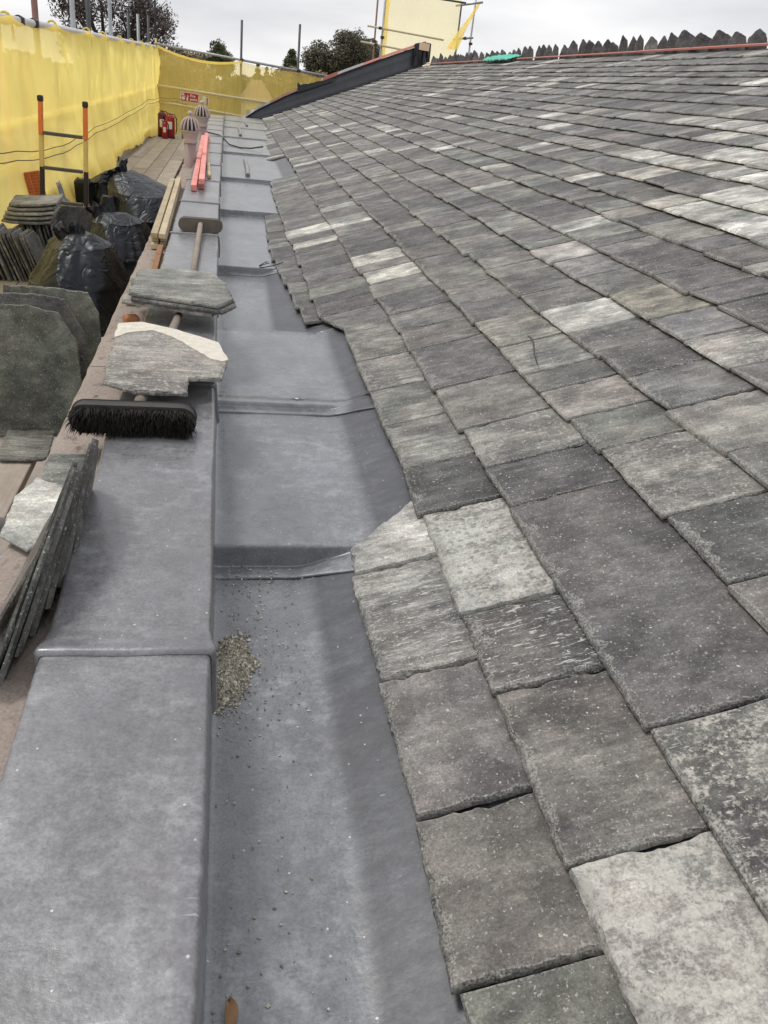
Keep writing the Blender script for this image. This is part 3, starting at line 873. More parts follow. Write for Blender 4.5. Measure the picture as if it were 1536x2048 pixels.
# ------------------------------------------------------------------ scaffold platform
DZ = -1.45
def dsk(y): return -.0085 * y
DECK = empty('scaffold_platform', (-1.3, 12, DZ), label='scaffold platform of weathered grey-brown boards beside the parapet', cat='scaffold')
rnd = random.Random(11)
for i in range(5):
    x0 = -.735 - i * .228
    y = 1.2 - rnd.uniform(0, 2.5)
    while y < 24:
        L = rnd.choice((3.9, 3.9, 2.4)); y1 = min(y + L, 24.0)
        if y1 - y > .3:
            b = MB(); ym = (y + y1) / 2
            rot = Matrix.Rotation(.0085, 3, 'Z') @ Matrix.Rotation(rnd.uniform(-.008, .008), 3, 'Y')
            b.box((x0 - .112 + dsk(ym), ym, DZ - .019 + rnd.uniform(-.004, .004)), (.221, y1 - y - .012, .038), rot)
            b.build('board', M['board'], DECK, bevel=.005)
        y = y1
for y in [1.4 + 1.2 * k for k in range(19)]:
    b = MB(); b.tube([(-2.15, y, DZ - .075), (-.60 + dsk(y), y, DZ - .075)], .0242, 10); b.build('transom', M['steel'], DECK, smooth=False)
for i, y in enumerate((9.3, 12.4, 15.4, 18.4, 21.3)):
    b = MB(); b.box((-1.865 , y + 1.5, DZ + .105), (.036, 2.98, .215), Matrix.Rotation(rnd.uniform(-.002, .002), 3, 'Z')); tb = b.build('toe_board', M['board'], DECK, bevel=.004)
    b = MB(); b.box((-1.84, y + .1, DZ + .11), (.012, .035, .26)); b.build('clip', M['coupler'], tb)

LOW = empty('scaffold_platform', (-1.3, 12, -3.45), label='lower scaffold platform glimpsed through the gap beside the parapet', cat='scaffold')
for i in range(6):
    b = MB(); b.box((-.66 - i * .23, 11.5, -3.47), (.222, 24, .038), Matrix.Rotation(.0085, 3, 'Z')); b.build('board', M['board'], LOW)
SCAF = 'scaffold tubes around the roof'
def pole(name, a, c, mat, label, r=.0242, cat='scaffold pole', coup=(), **k):
    b = MB(); b.tube([a, Vector(a).lerp(Vector(c), .5), c], r, 12)
    e = empty(name, a, label=label, cat=cat, group=SCAF)
    t = b.build('tube', mat, e, smooth=True)
    for f in coup:
        p = Vector(a).lerp(Vector(c), f); b = MB()
        dv = (Vector(c) - Vector(a)).normalized()
        b.tube([p - dv * .035, p + dv * .035], r + .016, 8); 
        b.box(p + Vector((.02, -.03, 0)), (.07, .05, .06))
        b.build('coupler', M['coupler'], e, bevel=.006)
    return e
# standards outside the left net
pole('scaffold_pole', (-2.02, 8.98, GZ), (-2.06, 8.98, 1.9), M['pink_plastic'], 'pink-sleeved scaffold pole at the far left edge above the net', r=.030)
pole('scaffold_pole', (-2.0, 10.53, GZ), (-2.03, 10.53, 1.9), M['rust'], 'rusty brown scaffold pole above the net, next to the pink one', r=.032)
pole('scaffold_pole', (-2.0, 12.83, GZ), (-2.02, 12.83, 2.1), M['steel'], 'pale galvanised scaffold pole in front of the left part of the copper tree', r=.031)
pole('scaffold_pole', (-2.0, 14.16, GZ), (-2.02, 14.16, 2.2), M['dark_steel'], 'darker grey scaffold pole between two pale poles above the net', r=.031)
pole('scaffold_pole', (-2.0, 16.5, GZ), (-2.01, 16.5, 2.4), M['steel'], 'pale galvanised scaffold pole rising through the middle of the copper tree', r=.031)
pole('scaffold_pole', (-2.0, 19.17, GZ), (-2.0, 19.17, .86), M['dark_steel'], 'short grey scaffold pole, first of three short ones above the net', r=.029)
pole('scaffold_pole', (-2.0, 21.02, GZ), (-2.0, 21.02, .94), M['steel'], 'short grey scaffold pole, middle of three short ones above the net', r=.029)
pole('scaffold_pole', (-2.0, 23.5, GZ), (-2.0, 23.5, 1.05), M['dark_steel'], 'short grey scaffold pole, last of three short ones before the corner', r=.029)
# left rails
def ztop(y): return interp(y, [(3, .17), (8.2, .235), (12.2, .305), (16.4, .345), (24.3, .435)])
pole('scaffold_rail', (-1.90, 3.2, ztop(3.2)), (-1.90, 24.4, ztop(24.4) ), M['white_pole'], 'white top rail that the left yellow net hangs from', r=.033, cat='scaffold rail', coup=(.28, .31))
pole('scaffold_rail', (-1.95, 3.2, -.63), (-1.95, 24.4, -.45), M['cream_pole'], 'upper guard rail seen through the left yellow net', r=.028, cat='scaffold rail', coup=(.35, .6, .82))
pole('scaffold_rail', (-1.95, 3.2, -.98), (-1.95, 24.4, -.78), M['cream_pole'], 'lower guard rail seen through the left yellow net', r=.028, cat='scaffold rail', coup=(.34, .6))
# far frame
FY = 24.35
pole('scaffold_pole', (-1.90, FY, .62), (-1.91, FY, 2.2), M['dark_steel'], 'black corner scaffold pole where the left and far nets meet', r=.026)
pole('scaffold_pole', (-1.90, FY, GZ), (-1.90, FY, .62), M['yellow_paint'], 'yellow lower length of the corner scaffold pole behind the fire extinguishers', r=.027)
pole('scaffold_pole', (.17, FY, GZ), (.17, FY, 1.23), M['dark_steel'], 'dark scaffold pole above the far net, left of the dark tree', r=.030)
pole('scaffold_pole', (1.60, FY, GZ), (1.60, FY, 1.29), M['dark_steel'], 'dark scaffold pole above the far net, in front of the dark tree', r=.030)
pole('scaffold_rail', (-1.95, FY - .04, .50), (3.0, FY - .04, .16), M['steel'], 'grey top rail of the far netting sloping down to the gable', r=.029, cat='scaffold rail', coup=(.43, .72))
pole('scaffold_rail', (-1.95, FY - .17, -.41), (2.6, FY - .17, -.64), M['cream_pole'], 'upper cream rail in front of the far netting, above the red sign', r=.030, cat='scaffold rail')
pole('scaffold_rail', (-1.95, FY - .17, -.77), (2.0, FY - .17, -1.06), M['cream_pole'], 'lower cream rail in front of the far netting, below the red sign', r=.030, cat='scaffold rail')

# ------------------------------------------------------------------ netting
def build_net():
    ties = [3.0, 8.6, 10.7, 13.1, 14.6, 16.7, 18.6, 20.5, 22.4, 24.3]
    rows = []; nz_ = 46
    y = 3.0; ysn = []
    while y < 24.3: ysn.append(y); y += .075
    for y in ysn + [24.3]:
        i = max(k for k in range(len(ties)) if ties[k] <= y + 1e-6); i = min(i, len(ties) - 2)
        f = (y - ties[i]) / (ties[i + 1] - ties[i]); sag = .075 * pw(4 * f * (1 - f), .7)
        top = ztop(y) + .03 - sag
        bot = interp(y, [(3, -1.46), (9.6, -1.46), (11, -1.42), (14, -1.33), (18, -1.33), (22, -1.41), (24.4, -1.42)]) + .03 * noise.noise(Vector((y * 2, 0, 0)))
        row = []
        for k in range(nz_ + 1):
            t = k / nz_; z = top + (bot - top) * t
            w = .06 * fbm((y * .8, z * .9, 0), 3) + .02 * (1 - 2 * abs(noise.noise(Vector((y * 1.6 + z * 1.8, z * .5 - y * .3, 6))))) + .032 * noise.noise(Vector((y * 3.2 + z * 1.2, z * .7, 4))) + .014 * noise.noise(Vector((y * 8, z * 2.0, 8)))
            # diagonal pulls from the ties
            for ty in (ties[i], ties[i + 1]):
                dd = abs(y - ty); w += .03 * math.exp(-((dd - t * .8) / .12) ** 2) * max(0, 1 - t * 1.6)
            base = -1.86 + .10 * max(0, t - .55) * 2 * (1 - .5 * sin(y * 1.3)) + (.10 * max(0, t - .86) * 7 * (.5 + .5 * noise.noise(Vector((y * .9, 3, 3)))) if y < 14 else 0)
            row.append(Vector((base + w * min(1, t * 6 + .25), y, z)))
        rows.append(row)
    b = MB(); b.grid(rows); return b
NETL = build_net().build('debris_net', M['net'], smooth=True, label='bright yellow debris net hanging along the left side of the scaffold', cat='debris net')
for ty in (8.6, 10.7, 13.1, 14.6, 16.7, 18.6, 20.5, 22.4):
    b = MB(); zz = ztop(ty)
    P = [(-1.90 + .045 * cos(a), ty + .012 * sin(a * .5), zz + .045 * sin(a)) for a in [pi * 2 * k / 14 for k in range(15)]]
    b.tube(P, .011, 6); b.tube([(-1.855, ty, zz - .02), (-1.845, ty + .01, zz - .09), (-1.85, ty + .03, zz - .16)], [.012, .010, .004], 6)
    b.build('tie', M['net_tie'], NETL, smooth=True)
rows = []
for k in range(90):
    x = -1.86 + 4.9 * k / 89
    top = .50 - .069 * (x + 1.95) - .02 - (.16 * pw(sin(pi * min(1, (x + 1.86) / 2.05)), .8) if x < .19 else .02 + .03 * abs(sin((x - .2) * 2.2)))
    row = []
    for j in range(30):
        t = j / 29; z = top + (-1.5 - top) * t
        row.append(Vector((x, FY - .085 + .03 * fbm((x * 1.2, z, 5), 3) + .02 * noise.noise(Vector((x * 6, z * .6, 2))), z)))
    rows.append(row)
b = MB(); b.grid(rows); b.build('debris_net', M['net_far'], smooth=True, label='see-through olive yellow debris net across the far end of the scaffold', cat='debris net')
b = MB()
for k in range(60):
    pass
rows = []
for k in range(60):
    x = -1.86 + 2.05 * k / 59
    top = .50 - .069 * (x + 1.95) - .02 - .16 * pw(sin(pi * min(1, (x + 1.86) / 2.05)), .8)
    rows.append([Vector((x, FY - .10, top + .012)), Vector((x, FY - .125, top - .01)), Vector((x, FY - .105, top - .045))])
b.grid(rows); b.build('net_hem', M['net'], smooth=True, label='brighter doubled yellow hem along the sagging top of the far net', cat='net hem')

# cables along the left net
for j, dz in enumerate((0, -.07)):
    pts = [(-1.72, 6.5, -.62), (-1.72, 7.8, -.72), (-1.71, 9.4, -.80), (-1.70, 10.6, -.79), (-1.70, 12, -.75), (-1.70, 15.6, -.71), (-1.72, 19.8, -.62), (-1.74, 23, -.65), (-1.4, 24.1, -.66), (-1.0, 24.15, -.72)]
    P = []
    for a, c in zip(pts, pts[1:]):
        for f in (0, .33, .66): P.append(Vector(a).lerp(Vector(c), f) + Vector((0, 0, dz - .02 * sin(f * pi))))
    b = MB(); b.tube(P, .004, 6)
    b.build('cable', M['black'], smooth=True, label=('upper' if j == 0 else 'lower') + ' of two thin black cables strung along the left yellow net', cat='cable')

# ------------------------------------------------------------------ ladder
LAD = empty('ladder', (-1.47, 8.3, DZ), label='ladder top with orange and yellow stiles standing in front of the yellow net', cat='ladder')
for j, (xt, xb, zt) in enumerate(((-1.607, -1.668, -.345), (-1.245, -1.297, -.36))):
    def lp(z, xt=xt, xb=xb, zt=zt): f = (zt - z) / (zt + 1.40); return Vector((xt + (xb - xt) * f, 8.3 + .04 * f, z))
    bands = ((zt, zt - .27, 'orange'), (zt - .27, zt - .53, 'yellow_fibre'), (zt - .53, zt - .80 - .02 * j, 'black'), (zt - .80 - .02 * j, DZ, 'orange'))
    st = None
    for a, c, m in bands:
        b = MB(); p = (lp(a) + lp(c)) / 2
        b.box(p, (.036, .05, a - c), Matrix.Rotation(math.atan2(xb - xt, zt + 1.4) * -1, 3, 'Y') @ Matrix.Identity(3))
        o = b.build('stile' if st is None else 'stile_band', M[m], LAD if st is None else st, bevel=.006)
        st = st or o
    b = MB(); b.box(lp(zt + .012), (.046, .058, .05)); b.build('end_cap', M['black'], st, bevel=.012)
for zl in (-.605, -.886, -1.166):
    f = (-.35 - zl) / 1.05
    b = MB(); b.box((-1.435 - .055 * f, 8.3 + .03 * f, zl), (.33, .045, .028), Matrix.Rotation(.03, 3, 'Y')); b.build('rung', M['alu'], LAD, bevel=.004)
# orange woven panel behind it
OP = empty('plastic_panel', (-1.74, 8.42, -1.2), label='small dull orange ribbed plastic panel leaning left of the ladder', cat='panel')
b = MB(); b.box((-1.735, 8.42, -1.09), (.165, .012, .30), Matrix.Rotation(-.22, 3, 'Y')); b.build('sheet', M['orange_dull'], OP)
b = MB()
R_ = Matrix.Rotation(-.22, 3, 'Y')
for dx, dz_, sx, sz in ((-.08, 0, .016, .31), (.08, 0, .016, .31), (0, .15, .17, .016), (0, -.15, .17, .016), (0, 0, .012, .3)):
    b.box(Vector((-1.735, 8.41, -1.09)) + R_ @ Vector((dx, 0, dz_)), (sx, .026, sz), R_)
b.build('rim', M['orange_dull'], OP, bevel=.004)
b = MB()
for k in range(11):
    b.box(Vector((-1.735, 8.408, -1.09)) + R_ @ Vector((0, 0, -.13 + k * .026)), (.155, .014, .008), R_)
b.build('ribbing', M['orange_dull'], OP)

# ------------------------------------------------------------------ rubble sacks
def sack(rings, label, seed, fold=.10, na=110, nh=80, tuft=None, flat=1.0):
    """rings: (t, centre, rx, ry) from foot to neck; surface pleated towards the neck"""
    rows = []
    T = [r[0] for r in rings]
    for i in range(nh + 1):
        t = i / nh
        k = max(j for j in range(len(rings)) if T[j] <= t + 1e-9); k = min(k, len(rings) - 2)
        f = (t - T[k]) / (T[k + 1] - T[k]); f = f * f * (3 - 2 * f)
        c = Vector(rings[k][1]).lerp(Vector(rings[k + 1][1]), f)
        rx = rings[k][2] + (rings[k + 1][2] - rings[k][2]) * f; ry = rings[k][3] + (rings[k + 1][3] - rings[k][3]) * f
        row = []
        for a in range(na):
            th = 2 * pi * a / na
            cx, sy = cos(th), sin(th)
            tw = t * 1.1
            n1 = 1 - 2 * abs(noise.noise(Vector((cos(th + tw) * 2.0 + seed, sin(th + tw) * 2.0, t * 1.1))))
            n2 = 1 - 2 * abs(noise.noise(Vector((cos(th - tw * .5) * 4.6 + seed, sin(th - tw * .5) * 4.6, t * 1.5))))
            n3 = noise.noise(Vector((cx * 1.1, sy * 1.1 + seed, t * 1.8)))
            n4 = noise.noise(Vector((cx * 3 + seed, sy * 3, t * 5)))
            am = fold * (.35 + 1.0 * t)
            m = 1.10 + am * (.6 * n1 + .42 * n2) + .17 * n3 + .04 * n4
            row.append(c + Vector((.03, 0, .02 * t)) + Vector((cx * rx * m, sy * ry * m, .02 * n3 * min(1, t * 4))))
        rows.append(row + [row[0]])
    b = MB(); b.grid(rows)
    b.add(rows[0][:-1], [tuple(range(na))]); b.add(rows[-1][:-1], [tuple(range(na))[::-1]])
    for j in range(len(b.v)):
        if b.v[j][2] < DZ + .003: b.v[j] = (b.v[j][0], b.v[j][1], DZ + .003)
    e = empty('rubble_sack', rings[0][1], label=label, cat='sack', group='black rubble sacks on the platform')
    b.build('body', M['bag'], e, smooth=True)
    if tuft:                                         # flared, crumpled mouth of the sack
        c, ax, ln, r0, r1 = tuft
        ax = Vector(ax).normalized(); u = ax.orthogonal().normalized(); v = ax.cross(u); rows = []
        for i in range(14):
            t = i / 13; row = []
            for a in range(61):
                th = 2 * pi * (a % 60) / 60
                m = 1 + (.25 + .5 * t) * (1 - 2 * abs(noise.noise(Vector((cos(th) * 3 + seed, sin(th) * 3, t)))))
                r = (r0 + (r1 - r0) * t) * m
                row.append(Vector(c) + ax * (ln * t + .05 * t * noise.noise(Vector((cos(th) * 2, sin(th) * 2, seed)))) + (u * cos(th) + v * sin(th) * .55) * r)
            rows.append(row)
        b = MB(); b.grid(rows); b.build('mouth', M['bag'], e, smooth=True)
sack([(0, (-.93, 5.42, DZ), .23, .36), (.12, (-.93, 5.42, -1.40), .275, .40), (.45, (-.94, 5.5, -1.22), .25, .30), (.8, (-.95, 5.6, -1.04), .16, .18), (1, (-.955, 5.62, -.98), .08, .09)],
     'front black rubble sack with pleated neck, behind the big leaning slates', 1, .11, tuft=((-.95, 5.62, -1.015), (-.25, .1, .6), .09, .075, .06))
sack([(0, (-.74, 6.25, DZ), .20, .30), (.15, (-.74, 6.25, -1.38), .235, .33), (.5, (-.77, 6.3, -1.19), .22, .28), (.85, (-.82, 6.4, -1.01), .14, .16), (1, (-.85, 6.42, -.96), .07, .07)],
     'crumpled black rubble sack behind the front one, against the parapet', 5, .14, tuft=((-.86, 6.42, -1.0), (-.3, .3, .6), .11, .06, .07))
sack([(0, (-.80, 7.5, DZ), .18, .28), (.2, (-.74, 7.45, -1.32), .26, .33), (.42, (-.66, 7.35, -1.08), .31, .34), (.65, (-.72, 7.45, -.92), .25, .28), (.85, (-.84, 7.55, -.84), .14, .16), (1, (-.90, 7.6, -.80), .07, .08)],
     'large full black rubble sack slumped to the right against the timbers', 9, .06, tuft=((-.89, 7.6, -.84), (-.35, -.05, .5), .09, .06, .09))
sack([(0, (-.95, 7.2, DZ), .12, .15), (.3, (-.95, 7.2, -1.33), .13, .16), (.7, (-.97, 7.25, -1.12), .09, .1), (1, (-.98, 7.25, -.96), .04, .04)],
     'narrow pointed black rubble sack between the ladder foot and the large sack', 13, .12)
sack([(0, (-1.42, 10.5, DZ), .15, .2), (.3, (-1.42, 10.5, -1.36), .18, .22), (.65, (-1.43, 10.5, -1.22), .15, .17), (1, (-1.36, 10.5, -1.12), .06, .07)],
     'small black rubble sack farthest along the platform', 17, .16)
sack([(0, (-1.63, 10.3, DZ), .085, .085), (.1, (-1.63, 10.3, -1.44), .09, .09), (.85, (-1.63, 10.3, -1.22), .088, .088), (1, (-1.63, 10.3, -1.19), .06, .06)],
     'small upright black cylinder-shaped sack behind the ladder', 23, .05, nh=40)

# crumpled lead offcuts
for i, (c, sx, sy, lab) in enumerate((((-1.62, 9.6, DZ + .06), .30, .34, 'crumpled grey lead offcut curling up behind the ladder foot'), ((-1.42, 9.7, DZ + .02), .30, .25, 'flat crumpled pale lead offcut on the boards right of the ladder'))):
    rows = []
    for a in range(26):
        row = []
        for k in range(26):
            u, v = a / 25 - .5, k / 25 - .5
            z = .035 * (1 - 2 * abs(noise.noise(Vector((u * 5 + i * 9, v * 5, 1))))) + .02 * noise.noise(Vector((u * 14, v * 14, i)))
            if i == 0: z += .85 * max(0, -u - .1) ** 1.5
            row.append(Vector((c[0] + u * sx * (1 - .3 * max(0, -u)), c[1] + v * sy * (1 - .8 * max(0, -u)), c[2] + z)))
        rows.append(row)
    b = MB(); b.grid(rows); b.build('lead_offcut', M['lead'], smooth=True, solid=.003, label=lab, cat='lead offcut')

# ------------------------------------------------------------------ loose slates on the platform
def rect(w, h, c=.0, c2=None, r=0):
    c2 = c if c2 is None else c2
    o = [(-w / 2 + r, 0), (w / 2 - r, 0), (w / 2, r)] if r else [(-w / 2, 0), (w / 2, 0)]
    o += [(w / 2, h - c), (w / 2 - c * .75, h)] if c else [(w / 2, h)]
    o += [(-w / 2 + c2 * .75, h), (-w / 2, h - c2)] if c2 else [(-w / 2, h)]
    if r: o.append((-w / 2, r))
    return o
# three big ones leaning on the sacks, facing the camera
lean = Vector((0, .22, 1))
loose_slate('loose_slate', [(-.19, 0), (.155, .005), (.19, .20), (.175, .40), (.105, .52), (-.02, .545), (-.18, .54)], .010, frame((-.795, 3.52, DZ), (1, .04, 0), lean), 'dgr', .1, .05, seed=2,
            label='big grey-green slate leaning foremost of three on the platform', cat='slate', group='big leaning slates')
loose_slate('loose_slate', [(-.19, 0), (.175, .01), (.205, .24), (.205, .40), (.12, .555), (.0, .57), (-.16, .565)], .010, frame((-.805, 3.62, DZ), (1, .02, 0), lean), 'dk', .1, .1, seed=3,
            label='big grey slate between the other two leaning on the platform', cat='slate', group='big leaning slates')
loose_slate('loose_slate', [(-.19, 0), (.20, .01), (.21, .3), (.20, .47), (.155, .56), (-.05, .575), (-.19, .57)], .010, frame((-.765, 3.74, DZ), (1, .0, 0), lean), 'dgr', .03, .05, seed=4,
            label='dark green slate rearmost of the three leaning against the sack', cat='slate', group='big leaning slates')
loose_slate('loose_slate', rect(.19, .26, .0, r=.02), .010, frame((-.80, 3.24, DZ + .01), (1, .05, 0), (0, 1, .08)), 'gg', .3, .5, seed=6,
            label='small dark slate lying at the foot of the big leaning slates', cat='slate')
ORD = ['first', 'second', 'third', 'fourth', 'fifth', 'sixth', 'seventh', 'eighth', 'ninth', 'tenth', 'eleventh', 'twelfth', 'thirteenth', 'fourteenth']
# two packs on edge
for pk, (x0, n, yb, ln, lab, sd) in enumerate(((-1.62, 13, 6.52, .30, ' slate from the left, standing on edge in the front pack on the platform', 30), (-1.45, 9, 6.95, .30, ' slate from the left, standing on edge in the rear pack on the platform', 60))):
    for i in range(n):
        x = x0 + i * .026 + random.uniform(-.004, .004)
        lx = Vector((-.36 + .05 * random.uniform(-1, 1), 0, 1)) if pk == 0 else Vector((-.24 + .05 * random.uniform(-1, 1), 0, 1))
        loose_slate('loose_slate', rect(.30, .35 + random.uniform(-.02, .02), .05, .03), random.uniform(.010, .014), frame((x + .02, yb + random.uniform(-.02, .02), DZ), (random.uniform(-.04, .04), 1, 0), lx),
                    random.choice(('gg', 'gr', 'dk', 'pale') if i > n - 4 else ('gg', 'dk', 'dk', 'blk')), .15, .15, seed=sd + i, label=ORD[i] + lab, cat='slate', group='slates on edge in ' + ('the front pack' if pk == 0 else 'the rear pack'))
loose_slate('loose_slate', rect(.34, .42, .09, .09), .012, frame((-1.22, 7.2, DZ), (1, .1, 0), (0, .15, 1)), 'blk', .02, 0, seed=81, label='dark round-shouldered slate standing upright behind the packs', cat='slate')
for i in range(8):
    loose_slate('loose_slate', rect(.34, .30, .04, .05), .014, frame((-1.49 + random.uniform(-.01, .01), 7.25, DZ + .002 + i * .036), (1, .05 * random.uniform(-1, 1), 0), (0, 1, 0)), random.choice(('blk', 'dk')), .1, .1, seed=90 + i,
                label=ORD[i] + ' slate from the bottom of the dark flat pile behind the packs', cat='slate', group='dark slates piled flat')
PT = [('gr', 'second slate from the bottom of the pale pile beside the orange panel'), ('pale', 'third slate from the bottom of the pale pile beside the orange panel'), ('wg', 'fourth slate from the bottom of the pale pile, mortar along its edge'), ('gr', 'topmost mortar-stained slate of the pale pile beside the orange panel')]
PT = [('dk', 'bottom slate of the pale pile beside the orange panel')] + PT
for i, (tn, lab) in enumerate(PT):
    loose_slate('loose_slate', [(-.17, .0), (-.1, -.04), (.08, -.045), (.17, -.01), (.18, .25), (-.18, .28)], .016, frame((-1.475 + .012 * i, 6.78 + .015 * i, -1.115 + .030 * i), (1, .0, .03 + .02 * i), (0, 1, .10)), tn, .55, .3, seed=110 + i, bend=.006, label=lab, cat='slate', group='pale pile of slates')

# ------------------------------------------------------------------ slates beside the capping
ORD = ['first', 'second', 'third', 'fourth', 'fifth', 'sixth', 'seventh', 'eighth', 'ninth', 'tenth', 'eleventh', 'twelfth', 'thirteenth', 'fourteenth']
fan = [(-.392, 1.44, .42, .17, .12, 'br', .62), (-.372, 1.40, .36, .16, .10, 'fan', .46), (-.366, 1.36, .50, .19, .07, 'fan', .34), (-.356, 1.34, .46, .20, .06, 'fan', .32), (-.346, 1.39, .44, .20, .05, 'dk', .31), (-.337, 1.43, .40, .19, .04, 'fan', .28), (-.329, 1.50, .38, .20, .03, 'fan', .26), (-.321, 1.56, .36, .19, .02, 'dk', .22), (-.314, 1.62, .30, .18, .0, 'dk', .2)]
for i, (x, y, L, h, yaw, tn, ln) in enumerate(fan):
    ax = Vector((yaw, 1, .13 + .012 * i)); upv = Vector((ln, 0, 1))
    loose_slate('loose_slate', [(-L / 2 + .05, 0), (L / 2 - .03, -.03), (L / 2, .04), (L / 2 - .02, h - .06), (L / 2 - .08, h), (-L / 2 + .14, h * .7), (-L / 2, .05)], .009, frame((x + .014, y, LEDZ + .026), ax, upv), tn, .12, .1, seed=140 + i, rough=1.3,
                label=('broad brown-grey slate leaning outermost in the fan beside the capping' if i == 0 else ORD[i] + ' slate from the outside in the fan leaning on the near capping'), cat='slate', group='fan of slates beside the capping')
loose_slate('loose_slate', [(0, 0), (.10, -.01), (.105, .28), (.0, .27)], .008, frame((-.425, 1.76, LEDZ + .004), (1, .04, 0), (0, 1, .0)), 'gg', .3, .4, seed=160, label='greenish slate lying flat on the sandstone ledge under the fan top', cat='slate')
loose_slate('loose_slate', [(0, 0), (.06, -.07), (.12, -.02), (.11, .20), (.05, .26), (.01, .17)], .008, frame((-.452, 1.60, LEDZ + .012), (1, .1, .06), (0, 1, .02)), 'pale', .4, .1, seed=162, label='pale green slate with a nail hole overhanging the ledge edge', cat='slate')

# ------------------------------------------------------------------ things lying on the capping
def broom(name, label, head, width, depth, h, end, toward, mstock, mb, dirty):
    e = empty(name, head, label=label, cat='broom', group='brooms on the capping')
    hx, hy, hz = head
    b = MB(); n = 16
    sec = []
    for k in range(n):                           # rounded-end stock, lying across the capping
        pass
    prof = []
    r = h / 2
    for k in range(13): t = -pi / 2 + pi * k / 12; prof.append((width / 2 - r + r * cos(t), r * sin(t)))
    for k in range(13): t = pi / 2 + pi * k / 12; prof.append((-width / 2 + r + r * cos(t), r * sin(t)))
    K = len(prof)
    tilt = .10
    def P(x, y, z): return Vector((hx + x, hy + y - .0 * z, hz + z - x * tilt * 0))
    vs = []
    for dy in (-depth / 2, depth / 2): vs += [P(x, dy, z) for x, z in prof]
    b.add(vs, [tuple(range(K)), tuple(range(K, 2 * K))[::-1]] + [(i, (i + 1) % K + 0 if False else (i + 1) % K, (i + 1) % K + K, i + K) for i in range(K)])
    b.build('stock', M[mstock], e, bevel=.004)
    b = MB(); rnd = random.Random(len(label))
    for k in range(2600 if dirty else 900):
        x = rnd.uniform(-width / 2 + .004, width / 2 - .004)
        ex = max(0, abs(x) - (width / 2 - r)); zr = math.sqrt(max(0, r * r - ex * ex)) * .96
        z = rnd.uniform(-zr, zr); L = rnd.uniform(.016, .046) * (1 + .35 * noise.noise(Vector((x * 18, z * 18, 1)))); w = .0011
        p = P(x, toward * depth / 2, z)
        dv = Vector((rnd.uniform(-.35, .35) + x * .8, toward, rnd.uniform(-.45, .12) + z * 4)).normalized() * L
        if p.z + dv.z < CAPZ + .003: dv.z = CAPZ + .003 - p.z
        sd = Vector((w, 0, w * rnd.uniform(-1, 1)))
        bend = Vector((0, 0, -rnd.uniform(0, .008)))
        m = p + dv * .55; q_ = p + dv + bend
        if q_.z < CAPZ + .002: q_.z = CAPZ + .002
        b.add([p - sd, p + sd, m + sd * .8, m - sd * .8, q_], [(0, 1, 2, 3), (3, 2, 4)])
    b.build('bristles', M['bristle'], e, kind='stuff')
    b = MB(); A = Vector(head) + Vector((0, -toward * depth * .3, .006)); B = Vector(end)
    b.tube([A, A.lerp(B, .3) + Vector((0, 0, .002)), A.lerp(B, .7), B], [.0145, .0145, .0142, .0138], 14)
    b.build('handle', M['handle_wood'], e, smooth=True)
broom('broom', 'broom with black bristles toward the viewer, lying across the near capping', (-.237, 2.10, CAPZ + .037), .305, .042, .068, (-.185, 3.16, CAPZ + .035), -1, 'brush_wood_dark', 'bristle', True)
broom('broom', 'dusty brown broom lying farther along the capping, handle toward the viewer', (-.178, 5.27, CAPZ + .040), .245, .050, .068, (-.168, 4.02, CAPZ + .018), 1, 'brush_wood', 'bristle', False)
# slates laid on the capping over the broom handle
zt = CAPZ + .055
NS = loose_slate('loose_slate', [(-.335, 2.28), (-.245, 2.215), (-.11, 2.215), (-.113, 2.345), (-.02, 2.355), (-.005, 2.52), (-.035, 2.70), (-.175, 2.83), (-.29, 2.90), (-.365, 2.87), (-.352, 2.62), (-.345, 2.42)], .012,
                 Matrix.Translation((0, 0, zt + .003)) @ Matrix.Rotation(.0, 4, 'X'), 'wg', .66, .25, seed=201, rough=1.6, label='notched broken slate with a white mortar band, lying over the near broom handle', cat='slate')
top = [(-.02, 2.50), (-.005, 2.52), (-.035, 2.70), (-.175, 2.83), (-.29, 2.90), (-.362, 2.868), (-.355, 2.70), (-.315, 2.77), (-.245, 2.805), (-.18, 2.74), (-.11, 2.62), (-.055, 2.52)]
def mortar_band():
    t = simple("mortar_band", (0.64, 0.60, 0.52), 0.85, 0.3, 38, bump=.4)
    b = MB(); n = len(top); fine = []
    for i in range(n):
        a, c = Vector(top[i]), Vector(top[(i + 1) % n])
        for k in range(5):
            p = a.lerp(c, k / 5); p = p + Vector((noise.noise(Vector((p.x * 40, p.y * 40, 0))), noise.noise(Vector((p.x * 40, p.y * 40, 5))))) * .005
            fine.append(p)
    K = len(fine); z = zt + .003 + .0155
    b.add([(p.x, p.y, z) for p in fine] + [(p.x, p.y, z - .004) for p in fine], [tuple(range(K))] + [(i, i + K, (i + 1) % K + K, (i + 1) % K) for i in range(K)])
    b.build('mortar_band', t, NS)
mortar_band()
so = [(-.365, 3.20), (-.04, 3.075), (.012, 3.19), (-.015, 3.42), (-.06, 3.62), (-.20, 3.68), (-.37, 3.60)]
for i, (dx, dy, tn, lab) in enumerate(((-.025, .0, 'wg', 'bottom slate of the small stack on the capping'), (.012, -.02, 'dk', 'middle slate of the small stack on the capping'), (0, 0, 'gg', 'greenish grey top slate of the small stack on the capping between the brooms'))):
    loose_slate('loose_slate', [(x + dx, y + dy) for x, y in so], .013, Matrix.Translation((0, 0, zt + .002 + .016 * i)) , tn, .5 if i == 2 else .2, .2, seed=220 + i, rough=1.4, label=lab, cat='slate', group='stack of slates on the capping')

